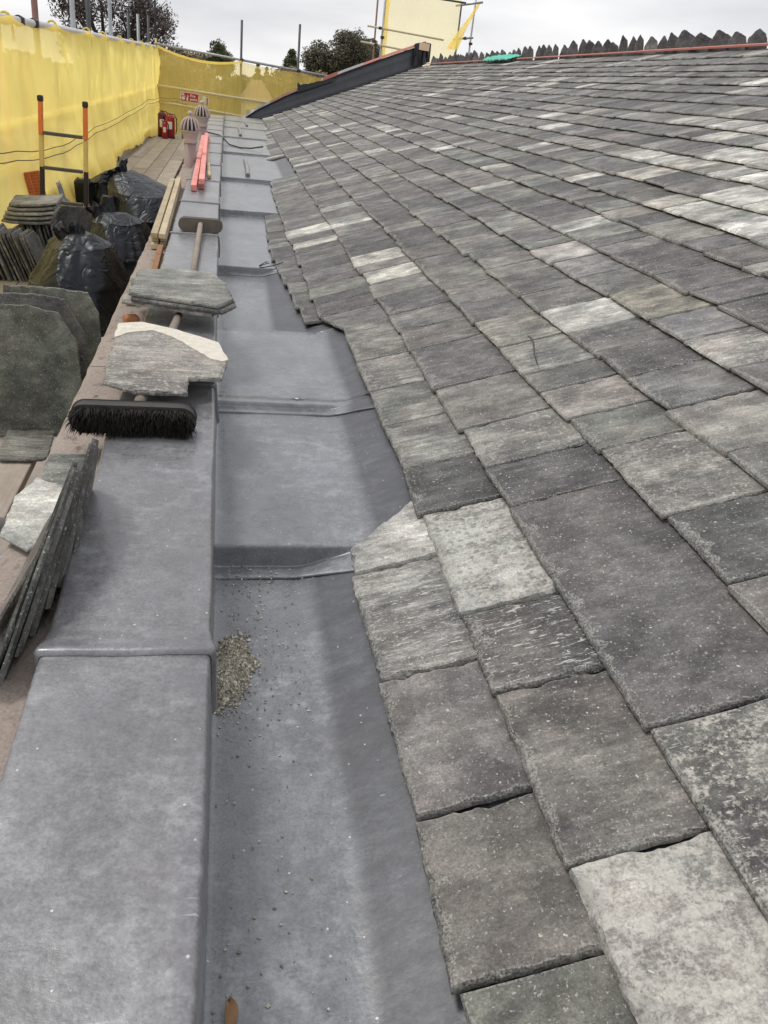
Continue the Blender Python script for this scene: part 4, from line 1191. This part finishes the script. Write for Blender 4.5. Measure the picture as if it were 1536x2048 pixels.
def stick(name, a, c, w, h, mat, label, cat, group=None, roll=0.0, bevel=.003):
    a, c = Vector(a), Vector(c); dv = c - a; L = dv.length
    rot = dv.to_track_quat('Y', 'Z').to_matrix() @ Matrix.Rotation(roll, 3, 'Y')
    b = MB(); b.box((a + c) / 2, (w, L, h), rot)
    return b.build(name, mat, label=label, cat=cat, group=group, bevel=bevel)
G = 'pink timbers on the capping'
stick('timber', (-.295, 7.15, CAPZ + .026), (-.41, 13.2, CAPZ + .026), .045, .044, M['pink_wood'], 'pink treated timber lying leftmost on the far capping', 'timber', G)
stick('timber', (-.243, 7.32, CAPZ + .026), (-.352, 13.35, CAPZ + .026), .045, .044, M['pink_wood'], 'pink treated timber lying lowest on the right of the far capping', 'timber', G)
stick('timber', (-.236, 7.2, CAPZ + .072), (-.36, 13.0, CAPZ + .072), .045, .042, M['pink_wood'], 'pink treated timber lying on top of the other two', 'timber', G)
stick('timber', (-.20, 8.1, CAPZ + .02), (-.30, 11.2, CAPZ + .02), .03, .03, M['pine'], 'pale batten beside the pink timbers on the capping', 'timber')
G = 'pale pine timbers beside the capping'
k_ = 0
for ix in range(2):
    for iz in range(3):
        ya = 4.92 + random.uniform(-.05, .05); x = -.412 + ix * .042
        stick('timber', (x, ya, LEDZ + .018 + iz * .029), (x - .07, 7.7 + random.uniform(-.2, .3), LEDZ + .018 + iz * .029), .036, .027, M['pine'], ('left' if ix == 0 else 'right') + '-hand column, ' + ('bottom', 'second', 'third', 'top')[iz] + ' of the pale pine timbers beside the capping', 'timber', G)
stick('timber', (-.345, 3.75, LEDZ + .02), (-.372, 4.82, LEDZ + .03), .028, .03, M['old_wood'], 'stained orange-brown batten lying along the foot of the capping', 'timber')
stick('wood_block', (-.405, 3.62, LEDZ + .028), (-.39, 3.80, LEDZ + .032), .05, .048, M['old_wood'], 'brown wood block with nails behind the slate stack', 'wood block', bevel=.006)
b = MB(); b.box((-.362, 3.235, LEDZ + .032), (.055, .05, .06), Matrix.Rotation(.4, 3, 'Z')); b.build('brick_piece', M['brick'], bevel=.012, label='orange broken brick piece under the slate stack on the ledge', cat='brick')

# ------------------------------------------------------------------ vent pipes
def vent(c, top, k, label):
    x, y = c; e = empty('vent_pipe', (x, y, DZ), label=label, cat='vent pipe', group='cast iron vent pipes')
    zb = 0.0; S = lambda pr: [(r * k, z * k + top - .245 * k) for r, z in pr]; zt_ = top - .245 * k
    b = MB(); b.tube([(x, y, -3.0), (x, y, zt_ - .10 * k)], .083 * k, 20); b.build('pipe', M['iron'], e, smooth=True)
    b = MB(); b.lathe(S([(.083, zb - .15), (.094, zb - .148), (.094, zb - .115), (.085, zb - .11), (.088, zb - .09), (.112, zb - .02), (.122, zb - .012), (.122, zb), (.1, zb + .004)]), (x, y, 0), 24); b.build('socket', M['iron_light'], e)
    b = MB(); k_ = k
    for kk in range(14):
        a = 2 * pi * kk / 14; P = []
        for j in range(8):
            t = j / 7; r = .113 * math.sqrt(max(0, 1 - t ** 2.2)) * (1 - .10 * t) + .014
            P.append((x + k_ * r * cos(a), y + k_ * r * sin(a), zt_ + k_ * (.006 + .165 * t)))
        b.tube(P, [q_ * k_ for q_ in [.0125] * 5 + [.011, .009, .008]], 6)
    b.build('cage', M['iron_light'], e, smooth=True)
    b = MB(); b.lathe(S([(.048, zb + .15), (.05, zb + .165), (.022, zb + .18), (.020, zb + .19), (.034, zb + .20), (.036, zb + .215), (.030, zb + .225), (.022, zb + .238), (.008, zb + .245)]), (x, y, 0), 16); b.build('finial', M['iron_light'], e, smooth=True)
    b = MB(); b.lathe(S([(.07, zb), (.07, zb + .05), (.03, zb + .14)]), (x, y, 0), 14); b.build('cage_core', M['black'], e)
vent((-.428, 9.6), -.362, .76, 'nearer mauve cast iron vent pipe with domed cage rising beside the capping')
vent((-.452, 13.85), -.372, .88, 'farther mauve cast iron vent pipe with domed cage rising beside the capping')

# ------------------------------------------------------------------ fire point
def extinguisher(x, y, r, h, mat, label):
    e = empty('fire_extinguisher', (x, y, DZ), label=label, cat='extinguisher', group='fire extinguishers')
    b = MB(); b.lathe([(r * .92, 0), (r, .01), (r, h * .80), (r * .93, h * .86), (r * .65, h * .91), (r * .3, h * .93), (r * .3, h * .96)], (x, y, DZ + .012), 20); b.build('body', mat, e, smooth=True)
    b = MB(); b.lathe([(r * 1.02, 0), (r * 1.02, h * .07)], (x, y, DZ), 20); b.build('base', M['black'], e)
    b = MB(); b.box((x - .02, y, DZ + h * 1.0), (.11, .02, .015), Matrix.Rotation(.25, 3, 'Y')); b.box((x, y, DZ + h * .97), (.04, .03, .04)); b.box((x - .02, y, DZ + h * .955), (.09, .018, .012)); b.build('handle', M['dark_steel'] if mat is M['red'] else M['dark_red'], e)
    b = MB(); P = [(x + .02, y, DZ + h * .97), (x + r * .9, y - .01, DZ + h * .98), (x + r * 1.4, y - .01, DZ + h * .8), (x + r * 1.45, y - .01, DZ + h * .45), (x + r * 1.2, y - .01, DZ + h * .2)]; b.tube(P, .011, 8); b.build('hose', M['black'], e, smooth=True)
    b = MB()
    rows = [[Vector((x + (r + .002) * sin(a), y - (r + .002) * cos(a), DZ + h * z)) for a in (-.5, -.25, 0, .25, .5)] for z in (.38, .68)]
    b.grid(rows); b.build('paper_label', M['white'], e, smooth=True)
extinguisher(-1.43, 21.9, .105, .52, M['red'], 'large bright red fire extinguisher, right of the three at the fire point')
extinguisher(-1.62, 22.1, .10, .56, M['dark_red'], 'dark red fire extinguisher at the back left of the fire point')
extinguisher(-1.53, 21.6, .06, .36, M['red'], 'small red fire extinguisher with a pale label in front of the others')
SG = empty('fire_point_sign', (-1.09, 24.12, -.70), label='red and white Fire point sign hanging on the far netting', cat='sign')
sm = Matrix.Rotation(.055, 3, 'Y')
sc0 = Vector((-1.09, 24.12, -.61))
b = MB(); b.box(sc0, (.44, .006, .215), sm); b.build('backing', M['white'], SG)
b = MB(); b.box(sc0 + Vector((.006, -.005, 0)), (.41, .004, .190), sm); b.build('red_field', M['sign_red'], SG)
for tx, dz_ in (("Fire", .038), ("point", -.038)):
    cu = bpy.data.curves.new('lettering', 'FONT'); cu.body = tx; cu.size = .085; cu.align_x = 'LEFT'; cu.align_y = 'CENTER'; cu.extrude = .001; cu.offset = .002
    tmp = bpy.data.objects.new('tmp_text', cu); COL.objects.link(tmp)
    me = bpy.data.meshes.new_from_object(tmp.evaluated_get(bpy.context.evaluated_depsgraph_get())); bpy.data.objects.remove(tmp)
    me.materials.clear(); me.materials.append(M['white'])
    o = bpy.data.objects.new('lettering', me); COL.objects.link(o)
    o.matrix_world = Matrix.Translation(sc0 + Vector((.012, -.0095, dz_))) @ (Matrix.Rotation(.055, 4, 'Y') @ Matrix.Rotation(pi / 2, 4, 'X'))
    o.parent = SG; o.matrix_parent_inverse = Matrix.Translation(SG.location).inverted()
b = MB()
def disc(cx, cz, rx, rz):
    n = 14; vs = [sc0 + sm @ Vector((cx + rx * cos(2 * pi * k / n), -.0085, cz + rz * sin(2 * pi * k / n))) for k in range(n)]; b.add(vs, [tuple(range(n))])
disc(-.145, -.035, .042, .042); disc(-.165, .055, .018, .035); disc(-.14, .045, .012, .025); disc(-.115, -.005, .012, .03)
disc(-.05, -.04, .022, .048); disc(-.05, .03, .012, .018); disc(-.035, .02, .02, .008)
b.build('pictogram', M['white'], SG)
CB = empty('call_point', (-.70, 24.15, -.74), label='white box with a red stripe on the far rail behind the vent pipe', cat='call point')
b = MB(); b.box((-.735, 24.15, -.63), (.075, .04, .15)); b.build('box', M['white'], CB, bevel=.005)
b = MB(); b.box((-.655, 24.14, -.65), (.075, .04, .17)); b.build('side_box', M['tape'], CB, bevel=.005)
b = MB(); b.box((-.655, 24.115, -.655), (.022, .012, .15)); b.build('stripe', M['rust'], CB)
rows = []
for i in range(24):
    t = i / 23; row = []
    for a in range(41):
        th = 2 * pi * (a % 40) / 40
        m = 1 + .14 * (1 - 2 * abs(noise.noise(Vector((cos(th) * 2, sin(th) * 2, t * 3))))) + .1 * noise.noise(Vector((cos(th), sin(th), t * 2 + 9)))
        prof_ = (1 - .35 * t ** 3) if t < .92 else .55
        row.append(Vector((-1.10 + .085 * m * prof_ * cos(th), 22.3 + .09 * m * prof_ * sin(th), DZ + .42 * t)))
    rows.append(row)
b = MB(); b.grid(rows); b.add(rows[-1][:-1], [tuple(range(40))]); b.build('grey_sack', M['grey_sack'], smooth=True, label='grey-blue sack standing right of the fire extinguishers', cat='sack')

# cable lying over the far capping and gutter
P = [(-.62, 14.9, -.95), (-.54, 14.8, -.83), (-.40, 14.6, -.826), (-.2, 14.1, -.826), (-.15, 13.95, -.85), (-.05, 13.6, -.91), (.1, 13.25, -.915), (.25, 13.1, -.90), (.42, 13.05, -.86)]
b = MB(); b.tube(P, .010, 8); b.build('cable', M['black'], smooth=True, label='black cable crossing the far capping and gutter to the slates', cat='cable')
for k, (dx, dy) in enumerate(((0, 0), (.02, -.05), (.03, -.12))):
    pass
b = MB()
b.tube([(.17, 5.26, -1.02), (.20, 5.23, -1.01), (.25, 5.24, -1.0), (.31, 5.28, -.985)], .003, 6); b.tube([(.17, 5.34, -1.025), (.20, 5.36, -1.01), (.22, 5.38, -1.005)], .003, 6); b.tube([(.17, 5.30, -1.02), (.21, 5.31, -1.005), (.23, 5.32, -1.0)], .003, 6)
b.build('wire', M['black'], smooth=True, label='thin black wires curling at the end of the gutter step', cat='wire')
b = MB(); b.tube([RP(2.789, .79, .012), RP(2.73, .785, .022), RP(2.67, .775, .024), RP(2.59, .75, .018), RP(2.517, .735, .010)], [.0022, .003, .003, .0025, .0015], 6)
b.build('twig', M['black'], smooth=True, label='thin dark curved twig lying on the pale slates', cat='twig')

# ------------------------------------------------------------------ mortar debris, grit and a leaf in the near gutter
rnd = random.Random(21)
def rock(b, c, r):
    vs = []
    for k in range(6):
        dv = ((1,0,0),(-1,0,0),(0,1,0),(0,-1,0),(0,0,1),(0,0,-1))[k]
        vs.append(Vector(c) + Vector(dv) * r * rnd.uniform(.5, 1.2) * (1 if k < 4 else .7) + Vector((rnd.uniform(-.3, .3), rnd.uniform(-.3, .3), 0)) * r)
    b.add(vs, [(0,2,4),(2,1,4),(1,3,4),(3,0,4),(2,0,5),(1,2,5),(3,1,5),(0,3,5)])
b = MB(); rows = []
for i in range(40):
    row = []
    for j in range(28):
        u, v = i / 39 * 2 - 1, j / 27 * 2 - 1
        e = 1 - (u * u + v * v) + .35 * noise.noise(Vector((u * 2.2, v * 2.2, 3)))
        row.append(Vector((.013 + .042 * v + .012 * u, 1.40 + .12 * u, -1.0762 + .009 * max(-.4, e) * (1 + .7 * noise.noise(Vector((u * 9, v * 9, 1)))))))
    rows.append(row)
b.grid(rows)
for k in range(4200):
    u, v = rnd.gauss(0, .45), rnd.gauss(0, .45)
    if u * u + v * v > 1.5: continue
    rock(b, (max(-.018, .013 + .042 * v + .012 * u + .01 * noise.noise(Vector((u * 2, 0, 0)))), 1.40 + .115 * u * (1 + .5 * noise.noise(Vector((v * 1.5, 4, 0)))), -1.0728 + .010 * max(0, 1 - u * u - v * v)), rnd.choice((.0010, .0012, .0014, .0018, .0022, .003, .005)))
b.build('mortar_debris', M['grit'], kind='stuff', label='small heap of pale mortar grit in the near gutter by the capping', cat='debris')
b = MB()
for k in range(1500):
    yy = rnd.choice((rnd.uniform(.6, 2.6), rnd.gauss(1.75, .05), rnd.uniform(.6, 2.6), rnd.gauss(1.4, .14), rnd.gauss(1.4, .14))); z = -1.0735 if yy < 1.75 else -1.017
    x = abs(rnd.gauss(0, .10)) - .01
    if x > .22 : continue
    if 1.74 < yy < 1.82: z = -1.066
    rock(b, (x, yy, z + .001), rnd.choice((.0007, .0009, .001, .0012, .002, .0032)))
b.build('scattered_grit', M['grit'], kind='stuff', label='loose grit scattered over the near lead sheets', cat='grit')
rows = []
for i in range(9):
    t = i / 8; w = .008 * pw(sin(pi * t), .7) + .0004
    c = Vector((.012 + .004 * sin(t * 3), .66 + .048 * t, -1.073 + .006 * sin(pi * t)))
    rows.append([c + Vector((-w, 0, .004)), c, c + Vector((w, .002, .005))])
b = MB(); b.grid(rows); b.build('dry_leaf', M['leaf_dry'], smooth=True, solid=.0006, label='curled brown dry leaf in the gutter at the bottom of the picture', cat='leaf')

# ------------------------------------------------------------------ row of slates standing behind the ridge
rnd = random.Random(5)
RXS = RP(0, RIDGE_S).x + .07; RZS = RP(0, RIDGE_S).z
meshes = []
y = 5.0; i = 0
first = None
while y < 24.0:
    w = rnd.uniform(.16, .28) if y < 10.5 else rnd.uniform(.11, .18); h = rnd.uniform(.20, .29)
    lp_ = rnd.uniform(-.30, -.05)
    out = [(-w / 2, 0), (w / 2, 0), (w * .46, h * .45), (w * .30, h * .78), (w * (lp_ + .12), h * .95), (w * lp_, h), (w * (lp_ - .10), h * .95), (-w * .47, h * .55)]
    ang = rnd.uniform(.75, 1.25)
    u = Vector((sin(ang), -cos(ang), 0)); up = Vector((rnd.uniform(-.25, .0), rnd.uniform(.1, .5), 1))
    loose_slate('loose_slate', out, .014, frame((RXS + rnd.uniform(-.02, .02), y, RZS - .05), u, up), rnd.choice(('dk', 'blk', 'blk', 'pur')), .05, .05, seed=300 + i, rough=1.6,
                label='dark rounded slate standing on edge in the row behind the ridge', cat='slate', group='slates standing in a row behind the ridge')
    y += rnd.choice((.2, .25, .3, .36, .44)) * (1.0 if y < 12 else 1.1); i += 1
# green cloth on the ridge
rows = []
for i in range(34):
    row = []
    for j in range(16):
        u, v = i / 33, j / 15
        z = .07 * pw(sin(pi * v), .6) * (.6 + .6 * noise.noise(Vector((u * 5, v * 3, 2)))) * pw(sin(pi * min(1, u * 1.02)), .35) + .03 * (1 - 2 * abs(noise.noise(Vector((u * 9, v * 6, 5)))))
        p = RP(16.2 + 1.9 * u, 4.72 + .26 * v, .035)
        row.append(p + Vector((0, 0, max(0, z))))
    rows.append(row)
b = MB(); b.grid(rows); b.build('green_cloth', M['green_cloth'], smooth=True, solid=.003, label='crumpled green plastic cloth lying on the slates at the ridge', cat='cloth')

# ------------------------------------------------------------------ scaffold tower beyond the ridge
TY = 26.0; K_ = TY / 24.0
def tp(x, z, dy=0): return (x * K_, TY + dy, z * K_)
pole('scaffold_pole', (3.50 * K_, TY + .3, GZ), (3.49 * K_, TY + .3, 3.0), M['rust'], 'dark rusty pole at the left corner of the scaffold tower beyond the ridge', coup=(.77, .82))
pole('scaffold_pole', (3.605 * K_, TY, GZ), (3.64 * K_, TY, 3.0), M['steel'], 'pale steel pole at the left corner of the scaffold tower beyond the ridge', r=.03, coup=(.775, .83))
pole('scaffold_pole', (5.60 * K_, TY + .3, GZ), (5.63 * K_, TY + .3, 2.36), M['dark_steel'], 'dark inner pole at the right of the scaffold tower beyond the ridge')
pole('scaffold_pole', (5.86 * K_, TY, GZ), (5.92 * K_, TY, 3.0), M['steel'], 'pale steel pole at the right corner of the scaffold tower beyond the ridge', coup=(.84,))
pole('scaffold_rail', tp(3.24, 1.41, -.06), tp(5.2, 1.30, -.06), M['cream_pole'], 'upper yellowed rail across the scaffold tower beyond the ridge', cat='scaffold rail', coup=(.16,))
pole('scaffold_rail', tp(3.10, 1.05, -.06), tp(4.6, .95, -.06), M['cream_pole'], 'lower yellowed rail across the scaffold tower beyond the ridge', cat='scaffold rail', coup=(.25,))
pole('scaffold_rail', tp(4.3, 2.19, -.06), tp(5.66, 2.16, -.06), M['dark_steel'], 'top dark rail of the scaffold tower beyond the ridge', cat='scaffold rail')
pole('scaffold_rail', (5.5 * K_, TY + .32, 2.11 * K_), (6.03 * K_, TY - .3, 2.20 * K_), M['steel'], 'short stub rail at the top right of the scaffold tower', cat='scaffold rail', r=.028)
pole('scaffold_rail', (5.52 * K_, TY + .32, 1.37 * K_), (5.92 * K_, TY - .2, 1.42 * K_), M['steel'], 'short stub rail low on the right of the scaffold tower', cat='scaffold rail', r=.026, coup=(.6,))
rows = []
for k in range(40):
    x = 3.72 + 1.85 * k / 39; rows.append([Vector((x * K_, TY + .1 + .03 * fbm((x * 2, j * .3, 1), 3), 3.0 - 3.4 * j / 23)) for j in range(24)])
b = MB(); b.grid(rows); b.build('sheeting', M['net_pale'], smooth=True, label='pale cream sheeting stretched across the scaffold tower beyond the ridge', cat='sheeting')
rows = []
for j in range(30):
    z = 3.0 - 2.6 * j / 29; rows.append([Vector(((3.64 + .11 * a / 8 + .01 * sin(j * .7 + a)) * K_, TY - .03 + .03 * sin(a * 1.6 + j * .3), z)) for a in range(9)])
b = MB(); b.grid(rows); b.build('net_strip', M['net'], smooth=True, label='gathered yellow net strip hanging on the left of the scaffold tower', cat='debris net')
rows = []
for j in range(30):
    t = j / 29
    c = Vector((5.97, 0, 2.18)).lerp(Vector((5.42, 0, 1.12)), t); w = .03 + .16 * t
    rows.append([Vector(((c.x + w * (a / 8 - .5) * 1.4 + .02 * sin(a + j * .2)) * K_, TY - .12 + .04 * sin(a * 1.4), c.z * K_)) for a in range(9)])
b = MB(); b.grid(rows); b.build('net_strip', M['net'], smooth=True, label='twisted yellow net strip pulled diagonally on the right of the scaffold tower', cat='debris net')

# ------------------------------------------------------------------ trees
M['leaf_copper'] = leaf_material('copper_leaves', (0.038, 0.029, 0.029), (0.11, 0.08, 0.07))
M['leaf_green'] = leaf_material('green_leaves', (0.035, 0.045, 0.015), (0.10, 0.11, 0.035))
M['leaf_dark'] = leaf_material('dark_leaves', (0.040, 0.044, 0.024), (0.125, 0.110, 0.062))
M['leaf_brown'] = leaf_material('autumn_leaves', (0.12, 0.09, 0.045), (0.30, 0.22, 0.11))
M['leaf_conifer'] = leaf_material('conifer_leaves', (0.02, 0.026, 0.014), (0.055, 0.065, 0.03))
def tree(label, base, clumps, leaf, size, count, seed, name='tree', group=None, limbs=True):
    """clumps: (centre, radius) list; leaves spread through each clump's shell with gaps"""
    rnd = random.Random(seed)
    e = empty(name, base, label=label, cat='tree', group=group)
    tot = sum(r * r for c, r in clumps)
    b = MB()
    for c, r in clumps:
        for k in range(int(count * r * r / tot)):
            dv = Vector((rnd.gauss(0, 1), rnd.gauss(0, 1), rnd.gauss(0, 1))).normalized()
            rr = r * (rnd.random() ** .45) * (1 + .35 * noise.noise(dv * 2.0 + Vector((seed, 0, c[0]))))
            p = Vector(c) + Vector((dv.x * rr, dv.y * rr, dv.z * rr * .9))
            if noise.noise(p * (1.6 / r) + Vector((seed, 0, 0))) < -.30: continue
            u = Vector((rnd.gauss(0, 1), rnd.gauss(0, 1), rnd.gauss(0, 1))).normalized(); v = u.orthogonal().normalized()
            s = size * rnd.uniform(.6, 1.4)
            b.add([p - u * s, p + v * s * .55, p + u * s, p - v * s * .55], [(0, 1, 2, 3)])
    b.build('crown', leaf, e)
    b = MB(); bx, by, bz = base
    cz = min(c[2] - r for c, r in clumps); cc = sum((Vector(c) for c, r in clumps), Vector()) / len(clumps)
    R0 = .035 * (cc.z - bz)
    fork = Vector((bx, by, min(cz + .2 * (cc.z - cz), cc.z)))
    b.tube([(bx, by, bz - .1), (bx + .05, by, bz + (fork.z - bz) * .5), fork], [R0 * 1.5, R0, R0 * .8], 9)
    for c, r in clumps:
        m = fork.lerp(Vector(c), .5) + Vector((rnd.uniform(-.2, .2), 0, -.1 * r))
        b.tube([fork - Vector((0, 0, .1)), m, c], [R0 * .55, R0 * .3, R0 * .12], 6)
        for k in range(7):
            dv = Vector((rnd.gauss(0, 1), rnd.gauss(0, 1), rnd.gauss(.3, .8))).normalized()
            b.tube([Vector(c).lerp(fork, .15), Vector(c) + dv * r * .5, Vector(c) + dv * r * 1.1], [R0 * .16, R0 * .09, R0 * .03], 4)
    b.build('trunk', M['bark'], e)
def clump(c, rx, rz, n, rc, seed, ry=None):
    rnd = random.Random(seed); out = []
    for k in range(n):
        a = rnd.uniform(0, 2 * pi); r = rnd.random() ** .5
        out.append(((c[0] + rx * r * cos(a), c[1] + (ry or rx) * rnd.uniform(-.7, .7), c[2] + rz * r * sin(a)), rc * rnd.uniform(.65, 1.25)))
    return out
# (positions: crowns stand beyond the far net, trunks on the ground below)
tree('sparse copper-leaved tree rising behind the left yellow net and its poles', (-5.3, 44, GZ), clump((-5.3, 44, 1.3), 2.2, 1.6, 24, .75, 41) + [((-7.0, 44, .9), .5), ((-3.2, 44, .9), .6), ((-2.9, 44, 1.6), .4)], M['leaf_copper'], .05, 24000, 1)
tree('rounded green tree top above the sagging far net', (-1.9, 90, GZ), clump((-1.55, 90, 1.1), 1.6, 1.0, 12, .85, 42) + [((-1.5, 90, 2.1), .75)], M['leaf_green'], .085, 14000, 2)
tree('large dark brown-green tree right of the far poles, beside the gable', (10.4, 92, GZ), clump((9.9, 92, 2.2), 2.7, 2.2, 20, 1.3, 43) + [((10.3, 92, 4.1), 1.0), ((11.0, 92, 3.6), 1.1), ((8.0, 92, 3.0), .9), ((12.5, 93, 2.4), 1.2)], M['leaf_dark'], .10, 38000, 3)
tree('tall brown tree behind the large dark tree, next to the scaffold tower', (14, 110, GZ), clump((14.6, 110, 2.6), 2.0, 2.6, 10, 1.3, 44), M['leaf_dark'], .12, 15000, 4)
tree('small pale pointed tree left of the large dark tree', (5.3, 95, GZ), clump((5.5, 95, .6), .7, .5, 5, .6, 45) + [((5.6, 95, 2.45), .5), ((5.5, 95, 1.7), .75), ((5.5, 95, 1.1), .9)], M['leaf_green'], .09, 7000, 5)
tree('sparse reddish tree between the copper tree and the green tree', (-4.5, 70, GZ), clump((-4.2, 70, .6), 1.5, .6, 6, .6, 46), M['leaf_copper'], .08, 2200, 6)
for i, (x, z, w, lab) in enumerate(((2.05, .95, .5, 'left of two dark conifers seen through the far net'), (2.85, .75, .5, 'right of two dark conifers seen through the far net'))):
    tree(lab, (x, 85, GZ), [((x, 85, z - k * .42), w * (.28 + .2 * k)) for k in range(6)], M['leaf_conifer'], .10, 3500, 50 + i, name='conifer')
tree('broad autumn-brown tree seen through the left half of the far net', (-3.5, 60, GZ), clump((-3.2, 60, -.75), 2.8, 1.1, 18, 1.0, 47), M['leaf_brown'], .10, 22000, 7)
tree('yellow-green tree seen through the far net beside the gable', (6.2, 80, GZ), clump((5.8, 80, -.7), 2.6, 1.2, 16, 1.1, 48), M['leaf_brown'], .12, 18000, 8)
tree('low green tree seen through the far net behind the vent pipes', (-.2, 75, GZ), clump((-.2, 75, -1.6), 2.0, 1.0, 10, 1.0, 49), M['leaf_green'], .11, 16000, 9)
rnd = random.Random(77)
b = MB()
for k in range(26000):
    x = rnd.uniform(-60, 60); y = rnd.uniform(118, 135)
    z = GZ + rnd.random() * (6.6 + 1.0 * noise.noise(Vector((x * .12, 0, 0))) + .6 * noise.noise(Vector((x * .5, 3, 0))))
    u = Vector((rnd.gauss(0, 1), rnd.gauss(0, 1), rnd.gauss(0, 1))).normalized(); v = u.orthogonal().normalized(); s = rnd.uniform(.25, .6); p = Vector((x, y, z))
    b.add([p - u * s, p + v * s * .6, p + u * s, p - v * s * .6], [(0, 1, 2, 3)])
b.build('distant_wood', M['leaf_dark'], kind='stuff', label='distant belt of dark trees along the horizon', cat='wood')
# house seen through the far net
HS = empty('house', (1.6, 66, GZ), label='house with a brown clay roof seen through the far net', cat='house')
b = MB(); b.box((1.6, 67.5, (GZ - 1.0) / 2 - .2), (2.2, 3, -GZ - 1.2)); b.build('wall', M['house_wall'], HS)
b = MB(); b.add([(.3, 65.8, -1.55), (2.9, 65.8, -1.55), (2.9, 69.2, -1.55), (.3, 69.2, -1.55), (1.25, 67.5, -.15), (1.95, 67.5, -.15)], [(0, 1, 5, 4), (1, 2, 5), (2, 3, 4, 5), (3, 0, 4), (0, 3, 2, 1)]); b.build('roof', M['house_roof'], HS)
for dx in (-.6, .1, .75):
    b = MB(); b.box((1.6 + dx, 65.98, -2.3), (.35, .06, .6)); w_ = b.build('window', M['white'], HS)
    b = MB(); b.box((1.6 + dx, 65.94, -2.3), (.27, .02, .52)); b.build('pane', M['dark_steel'], w_)
# scaffold tube end beside the near ledge
e = pole('scaffold_pole', (-2.1, 1.98, -1.06), (-.505, 1.98, -1.06), M['steel'], 'steel scaffold tube end poking toward the near sandstone ledge', r=.0242)
b = MB(); b.tube([(-.66, 1.98, -1.06), (-.555, 1.98, -1.06)], .0262, 12); b.build('yellow_sleeve', M['yellow_paint'], e, smooth=True)
